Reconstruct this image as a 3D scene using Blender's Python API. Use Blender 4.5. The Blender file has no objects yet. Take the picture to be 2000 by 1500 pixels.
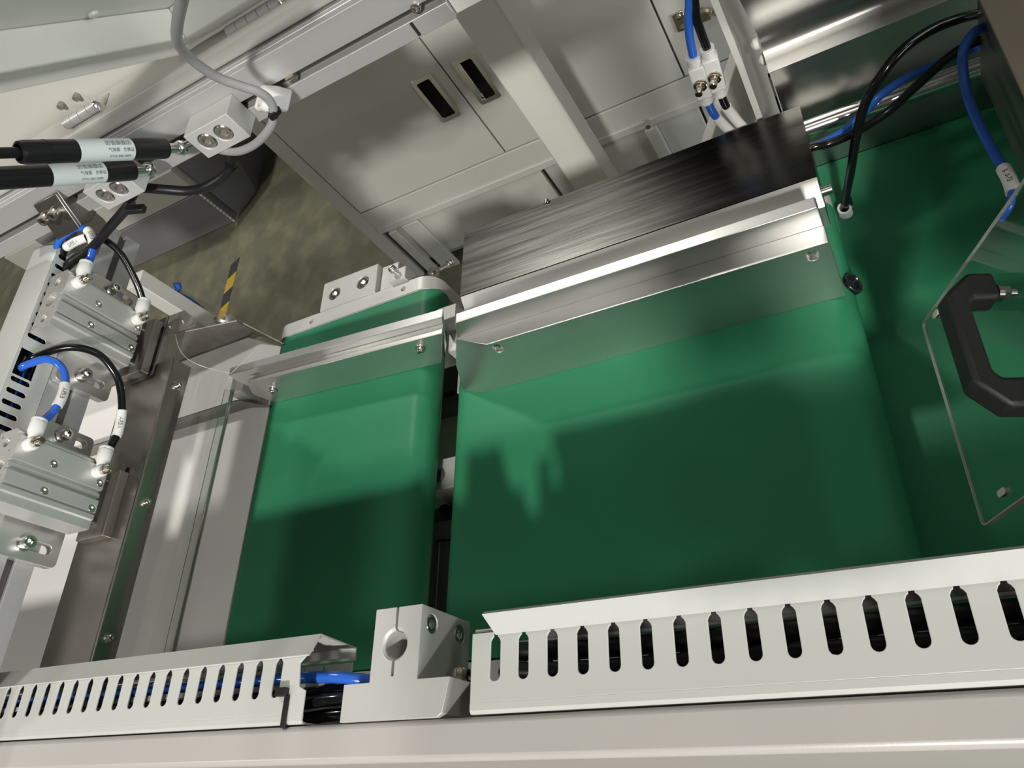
import bpy, bmesh, math, random
from mathutils import Vector, Matrix
random.seed(7)
SC = bpy.context.scene
COL = SC.collection

# ------------------------------------------------------------------ camera
cam_d = bpy.data.cameras.new('camera')
cam_d.sensor_width = 36.0
cam_d.lens = 27.05
cam_d.clip_start = 0.01
cam = bpy.data.objects.new('camera', cam_d)
COL.objects.link(cam)
RGT = (0.8690072, 0.01573528, -0.49454917)
DWN = (-0.23389164, -0.86771442, -0.43859593)
FWD = (-0.43602887, 0.49681394, -0.75036973)
cam.matrix_world = Matrix(((RGT[0], -DWN[0], -FWD[0], 0.0), (RGT[1], -DWN[1], -FWD[1], 0.0),
                           (RGT[2], -DWN[2], -FWD[2], 0.62), (0, 0, 0, 1)))
SC.camera = cam

# ------------------------------------------------------------------ light
world = bpy.data.worlds.new('factory_hall')
SC.world = world
world.use_nodes = True
world.node_tree.nodes['Background'].inputs[0].default_value = (1.0, 0.985, 0.95, 1)
world.node_tree.nodes['Background'].inputs[1].default_value = 0.10

def ceiling_lamp(name, loc, target, size, watts, col=(1.0, 0.97, 0.91)):
    d = bpy.data.lights.new(name, 'AREA')
    d.shape = 'DISK'; d.size = size; d.energy = watts; d.color = col
    o = bpy.data.objects.new(name, d); COL.objects.link(o)
    o.location = loc
    o.rotation_euler = (Vector(target) - Vector(loc)).to_track_quat('-Z', 'Y').to_euler()
    return o
ceiling_lamp('ceiling_lamp_front', (0.75, -3.95, 3.85), (-0.4, 0.4, 0.0), 0.36, 340)
ceiling_lamp('ceiling_lamp_rear', (-2.0, 3.4, 4.5), (-0.3, 0.4, 0.0), 0.42, 105)
ceiling_lamp('ceiling_lamp_left', (-4.6, -1.2, 4.3), (-0.8, 0.5, 0.1), 0.6, 65)
ceiling_lamp('ceiling_lamp_right', (4.2, -0.6, 4.3), (-0.2, 0.5, 0.1), 0.6, 30)

wd = bpy.data.lights.new('side_fill_light', 'AREA'); wd.shape = 'RECTANGLE'; wd.size = 3.4; wd.size_y = 2.6; wd.energy = 330; wd.color = (0.95, 0.98, 1.0)  # added soft fill for the lid's underside, no window known there
wo = bpy.data.objects.new('side_fill_light', wd); COL.objects.link(wo); wo.location = (6.4, -3.6, 1.0)
wo.rotation_euler = (Vector((-0.4, 0.4, 0.3)) - Vector(wo.location)).to_track_quat('-Z', 'Y').to_euler()

SC.view_settings.view_transform = 'Standard'
SC.view_settings.look = 'None'
SC.view_settings.gamma = 1.0
SC.view_settings.use_curve_mapping = False
SC.view_settings.exposure = 0.0

# ------------------------------------------------------------------ materials
M = {}
def mat(name, col, rough=0.5, metal=0.0, noise=0.0, nscale=20.0, bump=0.0, bscale=200.0, stretch=None,
        trans=0.0, ior=1.45, spec=0.5, coat=0.0, col2=None, rvar=0.0, alpha=1.0):
    m = bpy.data.materials.new(name); m.use_nodes = True
    nt = m.node_tree; b = nt.nodes['Principled BSDF']
    b.inputs['Base Color'].default_value = (*col, 1)
    b.inputs['Roughness'].default_value = rough
    b.inputs['Metallic'].default_value = metal
    b.inputs['IOR'].default_value = ior
    b.inputs['Specular IOR Level'].default_value = spec
    b.inputs['Transmission Weight'].default_value = trans
    b.inputs['Coat Weight'].default_value = coat
    b.inputs['Alpha'].default_value = alpha
    tc = nt.nodes.new('ShaderNodeTexCoord')
    def tex(scale, st):
        mp = nt.nodes.new('ShaderNodeMapping')
        if st: mp.inputs['Scale'].default_value = st
        nt.links.new(tc.outputs['Object'], mp.inputs['Vector'])
        n = nt.nodes.new('ShaderNodeTexNoise'); n.inputs['Scale'].default_value = scale
        n.inputs['Detail'].default_value = 5.0
        nt.links.new(mp.outputs['Vector'], n.inputs['Vector'])
        return n
    if noise > 0:
        n = tex(nscale, stretch)
        mx = nt.nodes.new('ShaderNodeMix'); mx.data_type = 'RGBA'
        a = tuple(max(0.0, c * (1 - noise)) for c in col)
        d = col2 if col2 else tuple(min(1.0, c * (1 + noise)) for c in col)
        mx.inputs['A'].default_value = (*a, 1); mx.inputs['B'].default_value = (*d, 1)
        rm = nt.nodes.new('ShaderNodeMapRange'); rm.inputs['From Min'].default_value = 0.3; rm.inputs['From Max'].default_value = 0.7
        nt.links.new(n.outputs['Fac'], rm.inputs['Value'])
        nt.links.new(rm.outputs['Result'], mx.inputs['Factor'])
        nt.links.new(mx.outputs['Result'], b.inputs['Base Color'])
        if rvar > 0:
            rr = nt.nodes.new('ShaderNodeMapRange')
            rr.inputs['To Min'].default_value = max(0.02, rough - rvar); rr.inputs['To Max'].default_value = rough + rvar
            rr.inputs['From Min'].default_value = 0.3; rr.inputs['From Max'].default_value = 0.7
            nt.links.new(n.outputs['Fac'], rr.inputs['Value'])
            nt.links.new(rr.outputs['Result'], b.inputs['Roughness'])
    if bump > 0:
        n = tex(bscale, stretch)
        bp = nt.nodes.new('ShaderNodeBump'); bp.inputs['Strength'].default_value = bump; bp.inputs['Distance'].default_value = 0.0006
        nt.links.new(n.outputs['Fac'], bp.inputs['Height'])
        nt.links.new(bp.outputs['Normal'], b.inputs['Normal'])
    M[name] = m
    return m
mat('belt', (0.028, 0.195, 0.094), 0.42, noise=0.05, nscale=9, bump=0.12, bscale=900, spec=0.22)
mat('white_paint', (0.62, 0.62, 0.58), 0.38, noise=0.03, nscale=6)
mat('cream_paint', (0.47, 0.46, 0.42), 0.35, noise=0.03, nscale=5)
mat('cream_paint_lit', (0.74, 0.73, 0.67), 0.36, noise=0.03, nscale=5)  # cream paint lightened: light on the lid's underside put into the colour
mat('cabinet_paint', (0.45, 0.452, 0.415), 0.42, noise=0.03, nscale=4, bump=0.1, bscale=500)
mat('duct_plastic', (0.48, 0.49, 0.467), 0.40, noise=0.02, nscale=12)
mat('beam_paint', (0.43, 0.41, 0.392), 0.32, noise=0.02, nscale=10, bump=0.08, bscale=800)
mat('white_plastic', (0.72, 0.72, 0.70), 0.32)
mat('chute_plastic', (0.80, 0.79, 0.77), 0.35, noise=0.04, nscale=7, spec=0.6)
mat('aluminium', (0.66, 0.655, 0.635), 0.34, 0.85, noise=0.05, nscale=30, bump=0.05, bscale=900)
mat('alu_matte', (0.53, 0.525, 0.51), 0.45, 0.30, noise=0.04, nscale=25)
mat('alu_profile', (0.47, 0.465, 0.462), 0.40, 0.45, noise=0.03, nscale=12, stretch=(0.4, 6, 6))
mat('alu_rail', (0.66, 0.655, 0.635), 0.35, 0.93, noise=0.04, nscale=30, bump=0.035, bscale=420, stretch=(0.12, 1, 1), rvar=0.04)
mat('alu_body', (0.60, 0.605, 0.58), 0.38, 0.60, noise=0.05, nscale=30, bump=0.04, bscale=900)
mat('steel_brushed', (0.105, 0.104, 0.096), 0.235, 1.0, noise=0.06, nscale=160, bump=0.07, bscale=520, stretch=(0.05, 1, 1), rvar=0.04)  # base colour darkened to stand in for dark reflections
mat('steel_dull', (0.36, 0.335, 0.305), 0.36, 0.85, noise=0.14, nscale=8, bump=0.10, bscale=70, stretch=(10, 1, 10), rvar=0.08)
mat('steel_dark', (0.26, 0.245, 0.225), 0.33, 1.0, noise=0.12, nscale=10)
mat('gate_steel', (0.42, 0.39, 0.355), 0.28, 1.0, noise=0.04, nscale=6, rvar=0.04)
mat('steel_mirror', (0.44, 0.435, 0.415), 0.34, 1.0, noise=0.06, nscale=40, bump=0.02, bscale=300, stretch=(0.1, 1, 1), rvar=0.04)
mat('steel_screw', (0.66, 0.63, 0.59), 0.20, 1.0)
mat('chrome', (0.82, 0.81, 0.80), 0.16, 1.0)
mat('nickel_brass', (0.66, 0.60, 0.50), 0.20, 1.0)
mat('black_rubber', (0.008, 0.008, 0.009), 0.40, noise=0.2, nscale=40)
mat('black_tube', (0.006, 0.006, 0.0065), 0.14, spec=0.6)
mat('black_paint', (0.010, 0.010, 0.011), 0.28, spec=0.5)
mat('black_handle', (0.010, 0.010, 0.009), 0.55, bump=0.2, bscale=700)
mat('dark_hole', (0.012, 0.012, 0.012), 0.9)
mat('blue_tube', (0.028, 0.125, 0.56), 0.16, spec=0.6)
mat('blue_wrap', (0.02, 0.10, 0.40), 0.35)
mat('grey_cable', (0.30, 0.295, 0.30), 0.42)
mat('grey_paint', (0.17, 0.17, 0.175), 0.5, noise=0.05, nscale=8)
mat('dark_frame', (0.13, 0.115, 0.105), 0.5, 0.4, noise=0.1, nscale=20)
mat('sleeve', (0.80, 0.79, 0.75), 0.45)
mat('label_paper', (0.56, 0.62, 0.62), 0.40)
mat('ink', (0.02, 0.02, 0.02), 0.6)
mat('ink_grey', (0.10, 0.10, 0.10), 0.6)
mat('acrylic', (0.90, 0.95, 0.92), 0.02, trans=1.0, ior=1.46)
mat('acrylic_edge', (0.72, 0.74, 0.66), 0.35, trans=0.35, ior=1.46)
def film_mat(name, tint, rough, gain, haze=0.0):
    m = bpy.data.materials.new(name); m.use_nodes = True; nt = m.node_tree; nt.nodes.clear()
    out = nt.nodes.new('ShaderNodeOutputMaterial'); tr = nt.nodes.new('ShaderNodeBsdfTransparent'); gl = nt.nodes.new('ShaderNodeBsdfGlossy')
    tr.inputs['Color'].default_value = (*tint, 1); gl.inputs['Roughness'].default_value = rough
    fr = nt.nodes.new('ShaderNodeFresnel'); fr.inputs['IOR'].default_value = 1.5
    ml = nt.nodes.new('ShaderNodeMath'); ml.operation = 'MULTIPLY_ADD'; ml.inputs[1].default_value = gain; ml.inputs[2].default_value = haze; ml.use_clamp = True
    mx = nt.nodes.new('ShaderNodeMixShader')
    nt.links.new(fr.outputs[0], ml.inputs[0]); nt.links.new(ml.outputs[0], mx.inputs[0])
    nt.links.new(tr.outputs[0], mx.inputs[1]); nt.links.new(gl.outputs[0], mx.inputs[2]); nt.links.new(mx.outputs[0], out.inputs[0])
    M[name] = m
film_mat('clear_film', (0.94, 0.945, 0.935), 0.12, 1.2, 0.045)
film_mat('bag_film', (0.90, 0.90, 0.88), 0.35, 1.0, 0.22)
mat('tape_black', (0.035, 0.035, 0.035), 0.55)
mat('tape_yellow', (0.42, 0.29, 0.035), 0.5)
mat('caulk', (0.62, 0.62, 0.60), 0.5)
mat('orange_plastic', (0.50, 0.12, 0.03), 0.4)
mat('tray_sheet', (0.66, 0.63, 0.52), 0.5, noise=0.06, nscale=14)
mat('hall_wall', (0.16, 0.16, 0.155), 0.8)
mat('hall_ceiling', (0.05, 0.05, 0.05), 0.9)
mat('steel_panel', (0.58, 0.50, 0.41), 0.45, 0.75, noise=0.05, nscale=10)

# concrete floor: olive epoxy with scuffs
def floor_mat():
    m = bpy.data.materials.new('floor_epoxy'); m.use_nodes = True
    nt = m.node_tree; b = nt.nodes['Principled BSDF']; b.inputs['Roughness'].default_value = 0.42
    tc = nt.nodes.new('ShaderNodeTexCoord')
    n1 = nt.nodes.new('ShaderNodeTexNoise'); n1.inputs['Scale'].default_value = 3.2; n1.inputs['Detail'].default_value = 8; n1.inputs['Roughness'].default_value = 0.65
    n2 = nt.nodes.new('ShaderNodeTexNoise'); n2.inputs['Scale'].default_value = 14; n2.inputs['Detail'].default_value = 6
    mp = nt.nodes.new('ShaderNodeMapping'); mp.inputs['Rotation'].default_value = (0, 0, 0.6); mp.inputs['Scale'].default_value = (1, 0.8, 1)
    nt.links.new(tc.outputs['Object'], n1.inputs['Vector'])
    nt.links.new(tc.outputs['Object'], mp.inputs['Vector']); nt.links.new(mp.outputs['Vector'], n2.inputs['Vector'])
    r1 = nt.nodes.new('ShaderNodeValToRGB')
    r1.color_ramp.elements[0].position = 0.34; r1.color_ramp.elements[0].color = (0.120, 0.120, 0.083, 1)
    r1.color_ramp.elements[1].position = 0.68; r1.color_ramp.elements[1].color = (0.195, 0.190, 0.128, 1)
    r2 = nt.nodes.new('ShaderNodeValToRGB')
    r2.color_ramp.elements[0].position = 0.45; r2.color_ramp.elements[0].color = (0.80, 0.80, 0.80, 1)
    r2.color_ramp.elements[1].position = 0.72; r2.color_ramp.elements[1].color = (1.18, 1.16, 1.08, 1)
    nt.links.new(n1.outputs['Fac'], r1.inputs['Fac']); nt.links.new(n2.outputs['Fac'], r2.inputs['Fac'])
    mx = nt.nodes.new('ShaderNodeMix'); mx.data_type = 'RGBA'; mx.blend_type = 'MULTIPLY'; mx.inputs['Factor'].default_value = 1
    nt.links.new(r1.outputs['Color'], mx.inputs['A']); nt.links.new(r2.outputs['Color'], mx.inputs['B'])
    nt.links.new(mx.outputs['Result'], b.inputs['Base Color'])
    M['floor'] = m
floor_mat()

# ------------------------------------------------------------------ mesh tools
def perp(a):
    a = Vector(a).normalized()
    t = Vector((0, 0, 1)) if abs(a.z) < 0.9 else Vector((1, 0, 0))
    u = a.cross(t).normalized()
    return a, u, a.cross(u)

def smooth_path(pts, n=8):
    P = [Vector(p) for p in pts]
    if len(P) < 3: return P
    out = []
    for i in range(len(P) - 1):
        p0 = P[i - 1] if i > 0 else P[i] * 2 - P[i + 1]
        p1, p2 = P[i], P[i + 1]
        p3 = P[i + 2] if i + 2 < len(P) else P[i + 1] * 2 - P[i]
        for k in range(n):
            t = k / n
            out.append(0.5 * ((2 * p1) + (p2 - p0) * t + (2 * p0 - 5 * p1 + 4 * p2 - p3) * t * t + (3 * p1 - p0 - 3 * p2 + p3) * t ** 3))
    out.append(P[-1])
    return out

class MB:
    """collects shapes in world metres; build() makes them ONE mesh object"""
    def __init__(s): s.v = []; s.f = []
    def add(s, vs, fs):
        k = len(s.v); s.v += [Vector(v) for v in vs]; s.f += [tuple(i + k for i in f) for f in fs]; return s
    def box(s, x0, x1, y0, y1, z0, z1):
        vs = [(x, y, z) for z in (z0, z1) for y in (y0, y1) for x in (x0, x1)]
        return s.add(vs, [(0, 2, 3, 1), (4, 5, 7, 6), (0, 1, 5, 4), (2, 6, 7, 3), (0, 4, 6, 2), (1, 3, 7, 5)])
    def obox(s, c, ax, ay, az, hx, hy, hz):
        c = Vector(c); X = Vector(ax).normalized() * hx; Y = Vector(ay).normalized() * hy; Z = Vector(az).normalized() * hz
        vs = [c + X * i + Y * j + Z * k for k in (-1, 1) for j in (-1, 1) for i in (-1, 1)]
        return s.add(vs, [(0, 2, 3, 1), (4, 5, 7, 6), (0, 1, 5, 4), (2, 6, 7, 3), (0, 4, 6, 2), (1, 3, 7, 5)])
    def cyl(s, p0, p1, r, n=20, r2=None):
        p0 = Vector(p0); p1 = Vector(p1); r2 = r if r2 is None else r2
        a, u, w = perp(p1 - p0)
        vs = []
        for p, rr in ((p0, r), (p1, r2)):
            for i in range(n):
                t = 2 * math.pi * i / n; vs.append(p + (u * math.cos(t) + w * math.sin(t)) * rr)
        fs = [(i, (i + 1) % n, n + (i + 1) % n, n + i) for i in range(n)]
        fs += [tuple(range(n - 1, -1, -1)), tuple(range(n, 2 * n))]
        return s.add(vs, fs)
    def lathe(s, p, axis, prof, n=24, phase=0.0):
        """prof: list of (r, h) from base up the axis; closed with caps"""
        p = Vector(p); a, u, w = perp(axis)
        vs = []
        for r, h in prof:
            for i in range(n):
                t = 2 * math.pi * i / n + phase; vs.append(p + a * h + (u * math.cos(t) + w * math.sin(t)) * max(r, 1e-5))
        fs = []
        for k in range(len(prof) - 1):
            for i in range(n):
                j = (i + 1) % n; fs.append((k * n + i, k * n + j, (k + 1) * n + j, (k + 1) * n + i))
        fs.append(tuple(range(n - 1, -1, -1))); m0 = (len(prof) - 1) * n; fs.append(tuple(range(m0, m0 + n)))
        return s.add(vs, fs)
    def screw(s, p, axis, r, h, n=24):
        """socket head cap screw: head standing from p along axis, with a hexagon socket"""
        p = Vector(p); a, u, w = perp(axis)
        rings = [(r * 0.96, 0, 0), (r, h * 0.06, 0), (r, h * 0.86, 0), (r * 0.88, h, 0), (r * 0.60, h, 1), (r * 0.54, h * 0.94, 1), (r * 0.54, h * 0.40, 1)]
        vs = []
        for rr, hh, hexa in rings:
            for i in range(n):
                t = 2 * math.pi * i / n; q = rr
                if hexa:
                    tt = (t % (math.pi / 3)) - math.pi / 6; q = rr * math.cos(math.pi / 6) / math.cos(tt)
                vs.append(p + a * hh + (u * math.cos(t) + w * math.sin(t)) * q)
        fs = []
        for k in range(len(rings) - 1):
            for i in range(n):
                j = (i + 1) % n; fs.append((k * n + i, k * n + j, (k + 1) * n + j, (k + 1) * n + i))
        fs.append(tuple(range(n - 1, -1, -1))); m0 = (len(rings) - 1) * n; fs.append(tuple(range(m0, m0 + n)))
        return s.add(vs, fs)
    def ring(s, p, axis, r0, r1, h, n=24):
        p = Vector(p); a, u, w = perp(axis); vs = []
        for rr, hh in ((r0, 0), (r1, 0), (r1, h), (r0, h)):
            for i in range(n):
                t = 2 * math.pi * i / n; vs.append(p + a * hh + (u * math.cos(t) + w * math.sin(t)) * rr)
        fs = [(k * n + i, k * n + (i + 1) % n, ((k + 1) % 4) * n + (i + 1) % n, ((k + 1) % 4) * n + i) for k in range(4) for i in range(n)]
        return s.add(vs, fs)
    def tube(s, pts, r, n=12, sm=8, r2=None):
        P = smooth_path(pts, sm) if sm else [Vector(p) for p in pts]
        a, u, w = perp(P[1] - P[0]); vs = []
        for k, p in enumerate(P):
            d = (P[min(k + 1, len(P) - 1)] - P[max(k - 1, 0)]).normalized()
            u = (u - d * u.dot(d)).normalized(); w = d.cross(u)
            rr = r if r2 is None else r + (r2 - r) * k / (len(P) - 1)
            for i in range(n):
                t = 2 * math.pi * i / n; vs.append(p + (u * math.cos(t) + w * math.sin(t)) * rr)
        fs = [(k * n + i, k * n + (i + 1) % n, (k + 1) * n + (i + 1) % n, (k + 1) * n + i) for k in range(len(P) - 1) for i in range(n)]
        fs.append(tuple(range(n - 1, -1, -1))); m0 = (len(P) - 1) * n; fs.append(tuple(range(m0, m0 + n)))
        return s.add(vs, fs)
    def hull(s, pts):
        bm = bmesh.new()
        for p in pts: bm.verts.new(p)
        r = bmesh.ops.convex_hull(bm, input=bm.verts[:])
        junk = list({e for e in r['geom_interior'] + r['geom_unused'] if isinstance(e, bmesh.types.BMVert)})
        if junk: bmesh.ops.delete(bm, geom=junk, context='VERTS')
        bmesh.ops.dissolve_limit(bm, angle_limit=0.002, verts=bm.verts[:], edges=bm.edges[:])
        bm.verts.index_update()
        s.add([v.co.copy() for v in bm.verts], [tuple(v.index for v in f.verts) for f in bm.faces]); bm.free(); return s
    def plate(s, outline, holes, w0, w1, axis):
        """flat plate with through holes; outline/holes in 2-D, extruded between w0 and w1 along axis"""
        if callable(axis): to3 = axis
        else: to3 = {'z': lambda a, b, c: (a, b, c), 'y': lambda a, b, c: (a, c, b), 'x': lambda a, b, c: (c, a, b)}[axis]
        bm = bmesh.new(); es = []; loops = []
        for lp in [outline] + list(holes):
            vv = [bm.verts.new((a, b, 0)) for a, b in lp]; loops.append(vv)
            es += [bm.edges.new((vv[i], vv[(i + 1) % len(vv)])) for i in range(len(vv))]
        bmesh.ops.triangle_fill(bm, use_beauty=True, use_dissolve=False, edges=es)
        bm.verts.index_update()
        n = len(bm.verts); co = [v.co.copy() for v in bm.verts]
        vs = [to3(c.x, c.y, w0) for c in co] + [to3(c.x, c.y, w1) for c in co]; fs = []
        for f in bm.faces:
            ix = [v.index for v in f.verts]; fs.append(tuple(reversed(ix))); fs.append(tuple(i + n for i in ix))
        for vv in loops:
            ix = [v.index for v in vv]
            for i in range(len(ix)):
                a, b = ix[i], ix[(i + 1) % len(ix)]; fs.append((a, b, b + n, a + n))
        bm.free(); return s.add(vs, fs)
    def build(s, name, m, parent=None, bevel=0.0, sm=35, cut=None, seg=2):
        base = wloc(parent) if parent else Vector((0, 0, 0))
        me = bpy.data.meshes.new(name)
        me.from_pydata([tuple(v - base) for v in s.v], [], s.f)
        bm = bmesh.new(); bm.from_mesh(me); bmesh.ops.recalc_face_normals(bm, faces=bm.faces[:]); bm.to_mesh(me); bm.free()
        o = bpy.data.objects.new(name, me); COL.objects.link(o)
        if parent: o.parent = parent
        if cut:
            tmp = []
            for c in cut:
                mm = bpy.data.meshes.new('tmp'); mm.from_pydata([tuple(v) for v in c.v], [], c.f)
                b2 = bmesh.new(); b2.from_mesh(mm); bmesh.ops.recalc_face_normals(b2, faces=b2.faces[:]); b2.to_mesh(mm); b2.free()
                co = bpy.data.objects.new('tmp', mm); COL.objects.link(co); tmp.append(co)
                md = o.modifiers.new('cut', 'BOOLEAN'); md.operation = 'DIFFERENCE'; md.solver = 'EXACT'; md.object = co
            bpy.context.view_layer.update()
            new = bpy.data.meshes.new_from_object(o.evaluated_get(bpy.context.evaluated_depsgraph_get()))
            o.modifiers.clear(); o.data = new; new.name = name
            for c in tmp: bpy.data.objects.remove(c)
            me = new
        me.materials.clear(); me.materials.append(M[m])
        if sm:
            for p in me.polygons: p.use_smooth = True
            me.set_sharp_from_angle(angle=math.radians(sm))
        if bevel:
            md = o.modifiers.new('bevel', 'BEVEL'); md.width = bevel; md.segments = seg; md.limit_method = 'ANGLE'; md.angle_limit = math.radians(40)
            md.harden_normals = False
        return o

def wloc(o):
    v = Vector(o.location)
    while o.parent: o = o.parent; v += Vector(o.location)
    return v
def tag(o, label, cat, group=None):
    o['label'] = label; o['category'] = cat
    if group: o['group'] = group
    return o
def struct(o): o['kind'] = 'structure'; return o
def thing(name, label, cat, loc, group=None):
    o = bpy.data.objects.new(name, None); o.empty_display_size = 0.02; COL.objects.link(o); o.location = loc
    return tag(o, label, cat, group)
def dup(root, off, label, group=None):
    def cp(o, par):
        c = o.copy(); COL.objects.link(c); c.parent = par
        for ch in o.children: cp(ch, c)
        return c
    r = cp(root, None); r.location = Vector(root.location) + Vector(off); r['label'] = label
    if group: r['group'] = group
    return r
def stadium(cx, cy, w, h, n=8):
    """upright stadium: width w, height h"""
    r = w / 2; o = []
    for i in range(n + 1):
        t = math.pi * i / n; o.append((cx + r * math.cos(t), cy + h / 2 - r + r * math.sin(t)))
    for i in range(n + 1):
        t = math.pi + math.pi * i / n; o.append((cx + r * math.cos(t), cy - h / 2 + r + r * math.sin(t)))
    return o
def circle(cx, cy, r, n=24): return [(cx + r * math.cos(2 * math.pi * i / n), cy + r * math.sin(2 * math.pi * i / n)) for i in range(n)]
def rrect(x0, x1, y0, y1, r, n=5):
    o = []
    for cx, cy, t0 in ((x1 - r, y1 - r, 0), (x0 + r, y1 - r, 90), (x0 + r, y0 + r, 180), (x1 - r, y0 + r, 270)):
        for i in range(n + 1):
            t = math.radians(t0 + 90 * i / n); o.append((cx + r * math.cos(t), cy + r * math.sin(t)))
    return o
def text_geo(body, size, align='CENTER'):
    cu = bpy.data.curves.new('t', 'FONT'); cu.body = body; cu.size = size; cu.align_x = align; cu.align_y = 'CENTER'; cu.resolution_u = 2
    ob = bpy.data.objects.new('t', cu); COL.objects.link(ob); bpy.context.view_layer.update()
    me = bpy.data.meshes.new_from_object(ob.evaluated_get(bpy.context.evaluated_depsgraph_get()))
    vs = [v.co.copy() for v in me.vertices]; fs = [tuple(p.vertices) for p in me.polygons]
    bpy.data.objects.remove(ob); bpy.data.curves.remove(cu); bpy.data.meshes.remove(me)
    return vs, fs
def text_on(name, lines, m, parent, to3):
    """lines: (text, size, u, v); to3 maps flat label coordinates onto the surface"""
    mb = MB()
    for body, size, u, v in lines:
        vs, fs = text_geo(body, size); mb.add([to3(p.x + u, p.y + v) for p in vs], fs)
    return mb.build(name, m, parent, sm=0)
# ------------------------------------------------------------------ setting
def sheet(path, t):
    """closed outline of a bent sheet of thickness t following a 2-D path"""
    P = [Vector(p) for p in path]; L = []; R_ = []
    for i, p in enumerate(P):
        d = Vector((0, 0))
        if i > 0: d += (p - P[i - 1]).normalized()
        if i < len(P) - 1: d += (P[i + 1] - p).normalized()
        d.normalize(); n = Vector((-d.y, d.x)) * (t / 2)
        L.append(tuple(p + n)); R_.append(tuple(p - n))
    return L + R_[::-1]

fl = MB().box(-9, 7, -6, 9, -0.76, -0.71).build('floor', 'floor', sm=0); struct(fl)

struct(MB().box(-9, 7, 8.9, 9.0, -0.71, 5.3).build('wall_back', 'hall_wall', sm=0))
struct(MB().box(-9, 7, -6, 9, 5.2, 5.3).build('ceiling', 'hall_ceiling', sm=0))
# machine body panels far behind (grey plinth machine on the floor)
FZ = -0.71
gb = thing('plinth_machine', 'grey plinth with white upper panel standing on the olive floor', 'machine', (-2.3, 2.2, FZ))
MB().box(-2.9, -1.94, 1.87, 2.5, FZ, -0.546).build('plinth', 'grey_paint', gb, bevel=0.004)
MB().box(-2.9, -1.945, 1.875, 2.5, -0.546, -0.43).build('upper_panel', 'cream_paint', gb, bevel=0.004)
mb = MB()
for i in range(11):
    zc = FZ + 0.008 + i * 0.0145; mb.obox((-1.9385, 1.8690, zc), (1, 0, 0), (0, 1, 0), (0, 0, 1), 0.0035, 0.0025, 0.0042 + 0.002 * random.random())
mb.build('sealant_bead', 'caulk', gb)
sb = thing('plinth_box', 'plain grey plinth side on the floor right of the white panel', 'plinth', (-1.86, 2.3, FZ))
MB().hull([(-1.93, 1.90, FZ), (-1.93, 1.90, -0.44), (-1.93, 2.5, FZ), (-1.93, 2.5, -0.44), (-1.80, 2.06, -0.44), (-1.86, 1.98, FZ), (-1.80, 2.5, -0.44), (-1.86, 2.5, FZ)]).build('plinth_side', 'grey_paint', sb)

# hazard tape on the floor: alternating slanted blocks
tp = thing('hazard_tape', 'black and yellow striped hazard tape strip on the olive floor', 'floor tape', (-1.88, 1.53, FZ))
y0 = 1.655; k = 0
while y0 > 1.30:
    h = 0.062; x0 = -1.899; w = 0.036
    MB().plate([(x0, y0), (x0 + w, y0 + 0.022), (x0 + w, y0 + 0.022 - h), (x0, y0 - h)], [], FZ, FZ + 0.0012, 'z').build('stripe', 'tape_black' if k % 2 == 0 else 'tape_yellow', tp, sm=0)
    y0 -= h; k += 1

# ------------------------------------------------------------------ white background cabinet
YC = 1.30
cb = thing('cabinet', 'tall white steel cabinet with recessed chrome handles behind the machine', 'cabinet', (-0.6, 1.5, FZ))
MB().box(-1.095, 0.55, YC + 0.045, YC + 0.55, FZ, 0.12).build('carcass', 'cabinet_paint', cb, bevel=0.003)
frame = MB()
frame.box(-1.095, -1.055, YC, YC + 0.044, FZ, 0.12).box(-1.055, 0.55, YC, YC + 0.018, -0.513, -0.437)
frame.box(-1.055, 0.55, YC - 0.004, YC + 0.018, -0.517, -0.497).box(-1.055, 0.55, YC, YC + 0.018, 0.105, 0.12)
frame.build('front_frame', 'cabinet_paint', cb, bevel=0.002)
HOLE = (0.0485, 0.118)
def cab_door(x0, x1, z0, z1, hx=None):
    cut = []
    if hx is not None: cut = [MB().box(hx - 0.019, hx + 0.019, YC - 0.02, YC + 0.06, -0.236 - 0.052, -0.236 + 0.052)]
    d = MB().box(x0 + 0.0018, x1 - 0.0018, YC - 0.001, YC + 0.017, z0 + 0.0018, z1 - 0.0018).build('door', 'cabinet_paint', cb, bevel=0.0015, cut=cut)
    return d
def flush_handle(d, hx, hz, side):
    w, h = 0.0485, 0.118
    # outer bezel with opening
    op = rrect(hx - 0.016, hx + 0.016, hz - 0.049, hz + 0.049, 0.005)
    MB().plate(rrect(hx - w / 2, hx + w / 2, hz - h / 2, hz + h / 2, 0.006), [op], YC - 0.0045, YC - 0.001, 'y').build('handle_bezel', 'chrome', d, bevel=0.0008)
    cup = MB()
    x0, x1, z0, z1 = hx - 0.017, hx + 0.017, hz - 0.050, hz + 0.050
    cup.box(x0 - 0.001, x0, YC - 0.003, YC + 0.03, z0, z1).box(x1, x1 + 0.001, YC - 0.003, YC + 0.03, z0, z1)
    cup.box(x0, x1, YC - 0.003, YC + 0.03, z0 - 0.001, z0).box(x0, x1, YC - 0.003, YC + 0.03, z1, z1 + 0.001)
    cup.build('handle_cup', 'chrome', d)
    MB().box(x0, x1, YC + 0.028, YC + 0.031, z0, z1).build('cup_floor', 'dark_hole', d)
    s = side
    MB().box(hx + s * 0.016 - 0.0045, hx + s * 0.016 + 0.0045, YC + 0.001, YC + 0.006, z0, z1).build('finger_lip', 'chrome', d, bevel=0.001)
dA = cab_door(-1.053, -0.639, -0.434, 0.104, -0.690)
flush_handle(dA, -0.690, -0.236, 1)
dB = cab_door(-0.639, -0.47, -0.434, 0.104, -0.592)
flush_handle(dB, -0.592, -0.236, -1)
cab_door(-0.47, -0.227, -0.434, 0.104)
cab_door(-0.227, 0.54, -0.434, 0.104)
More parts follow.
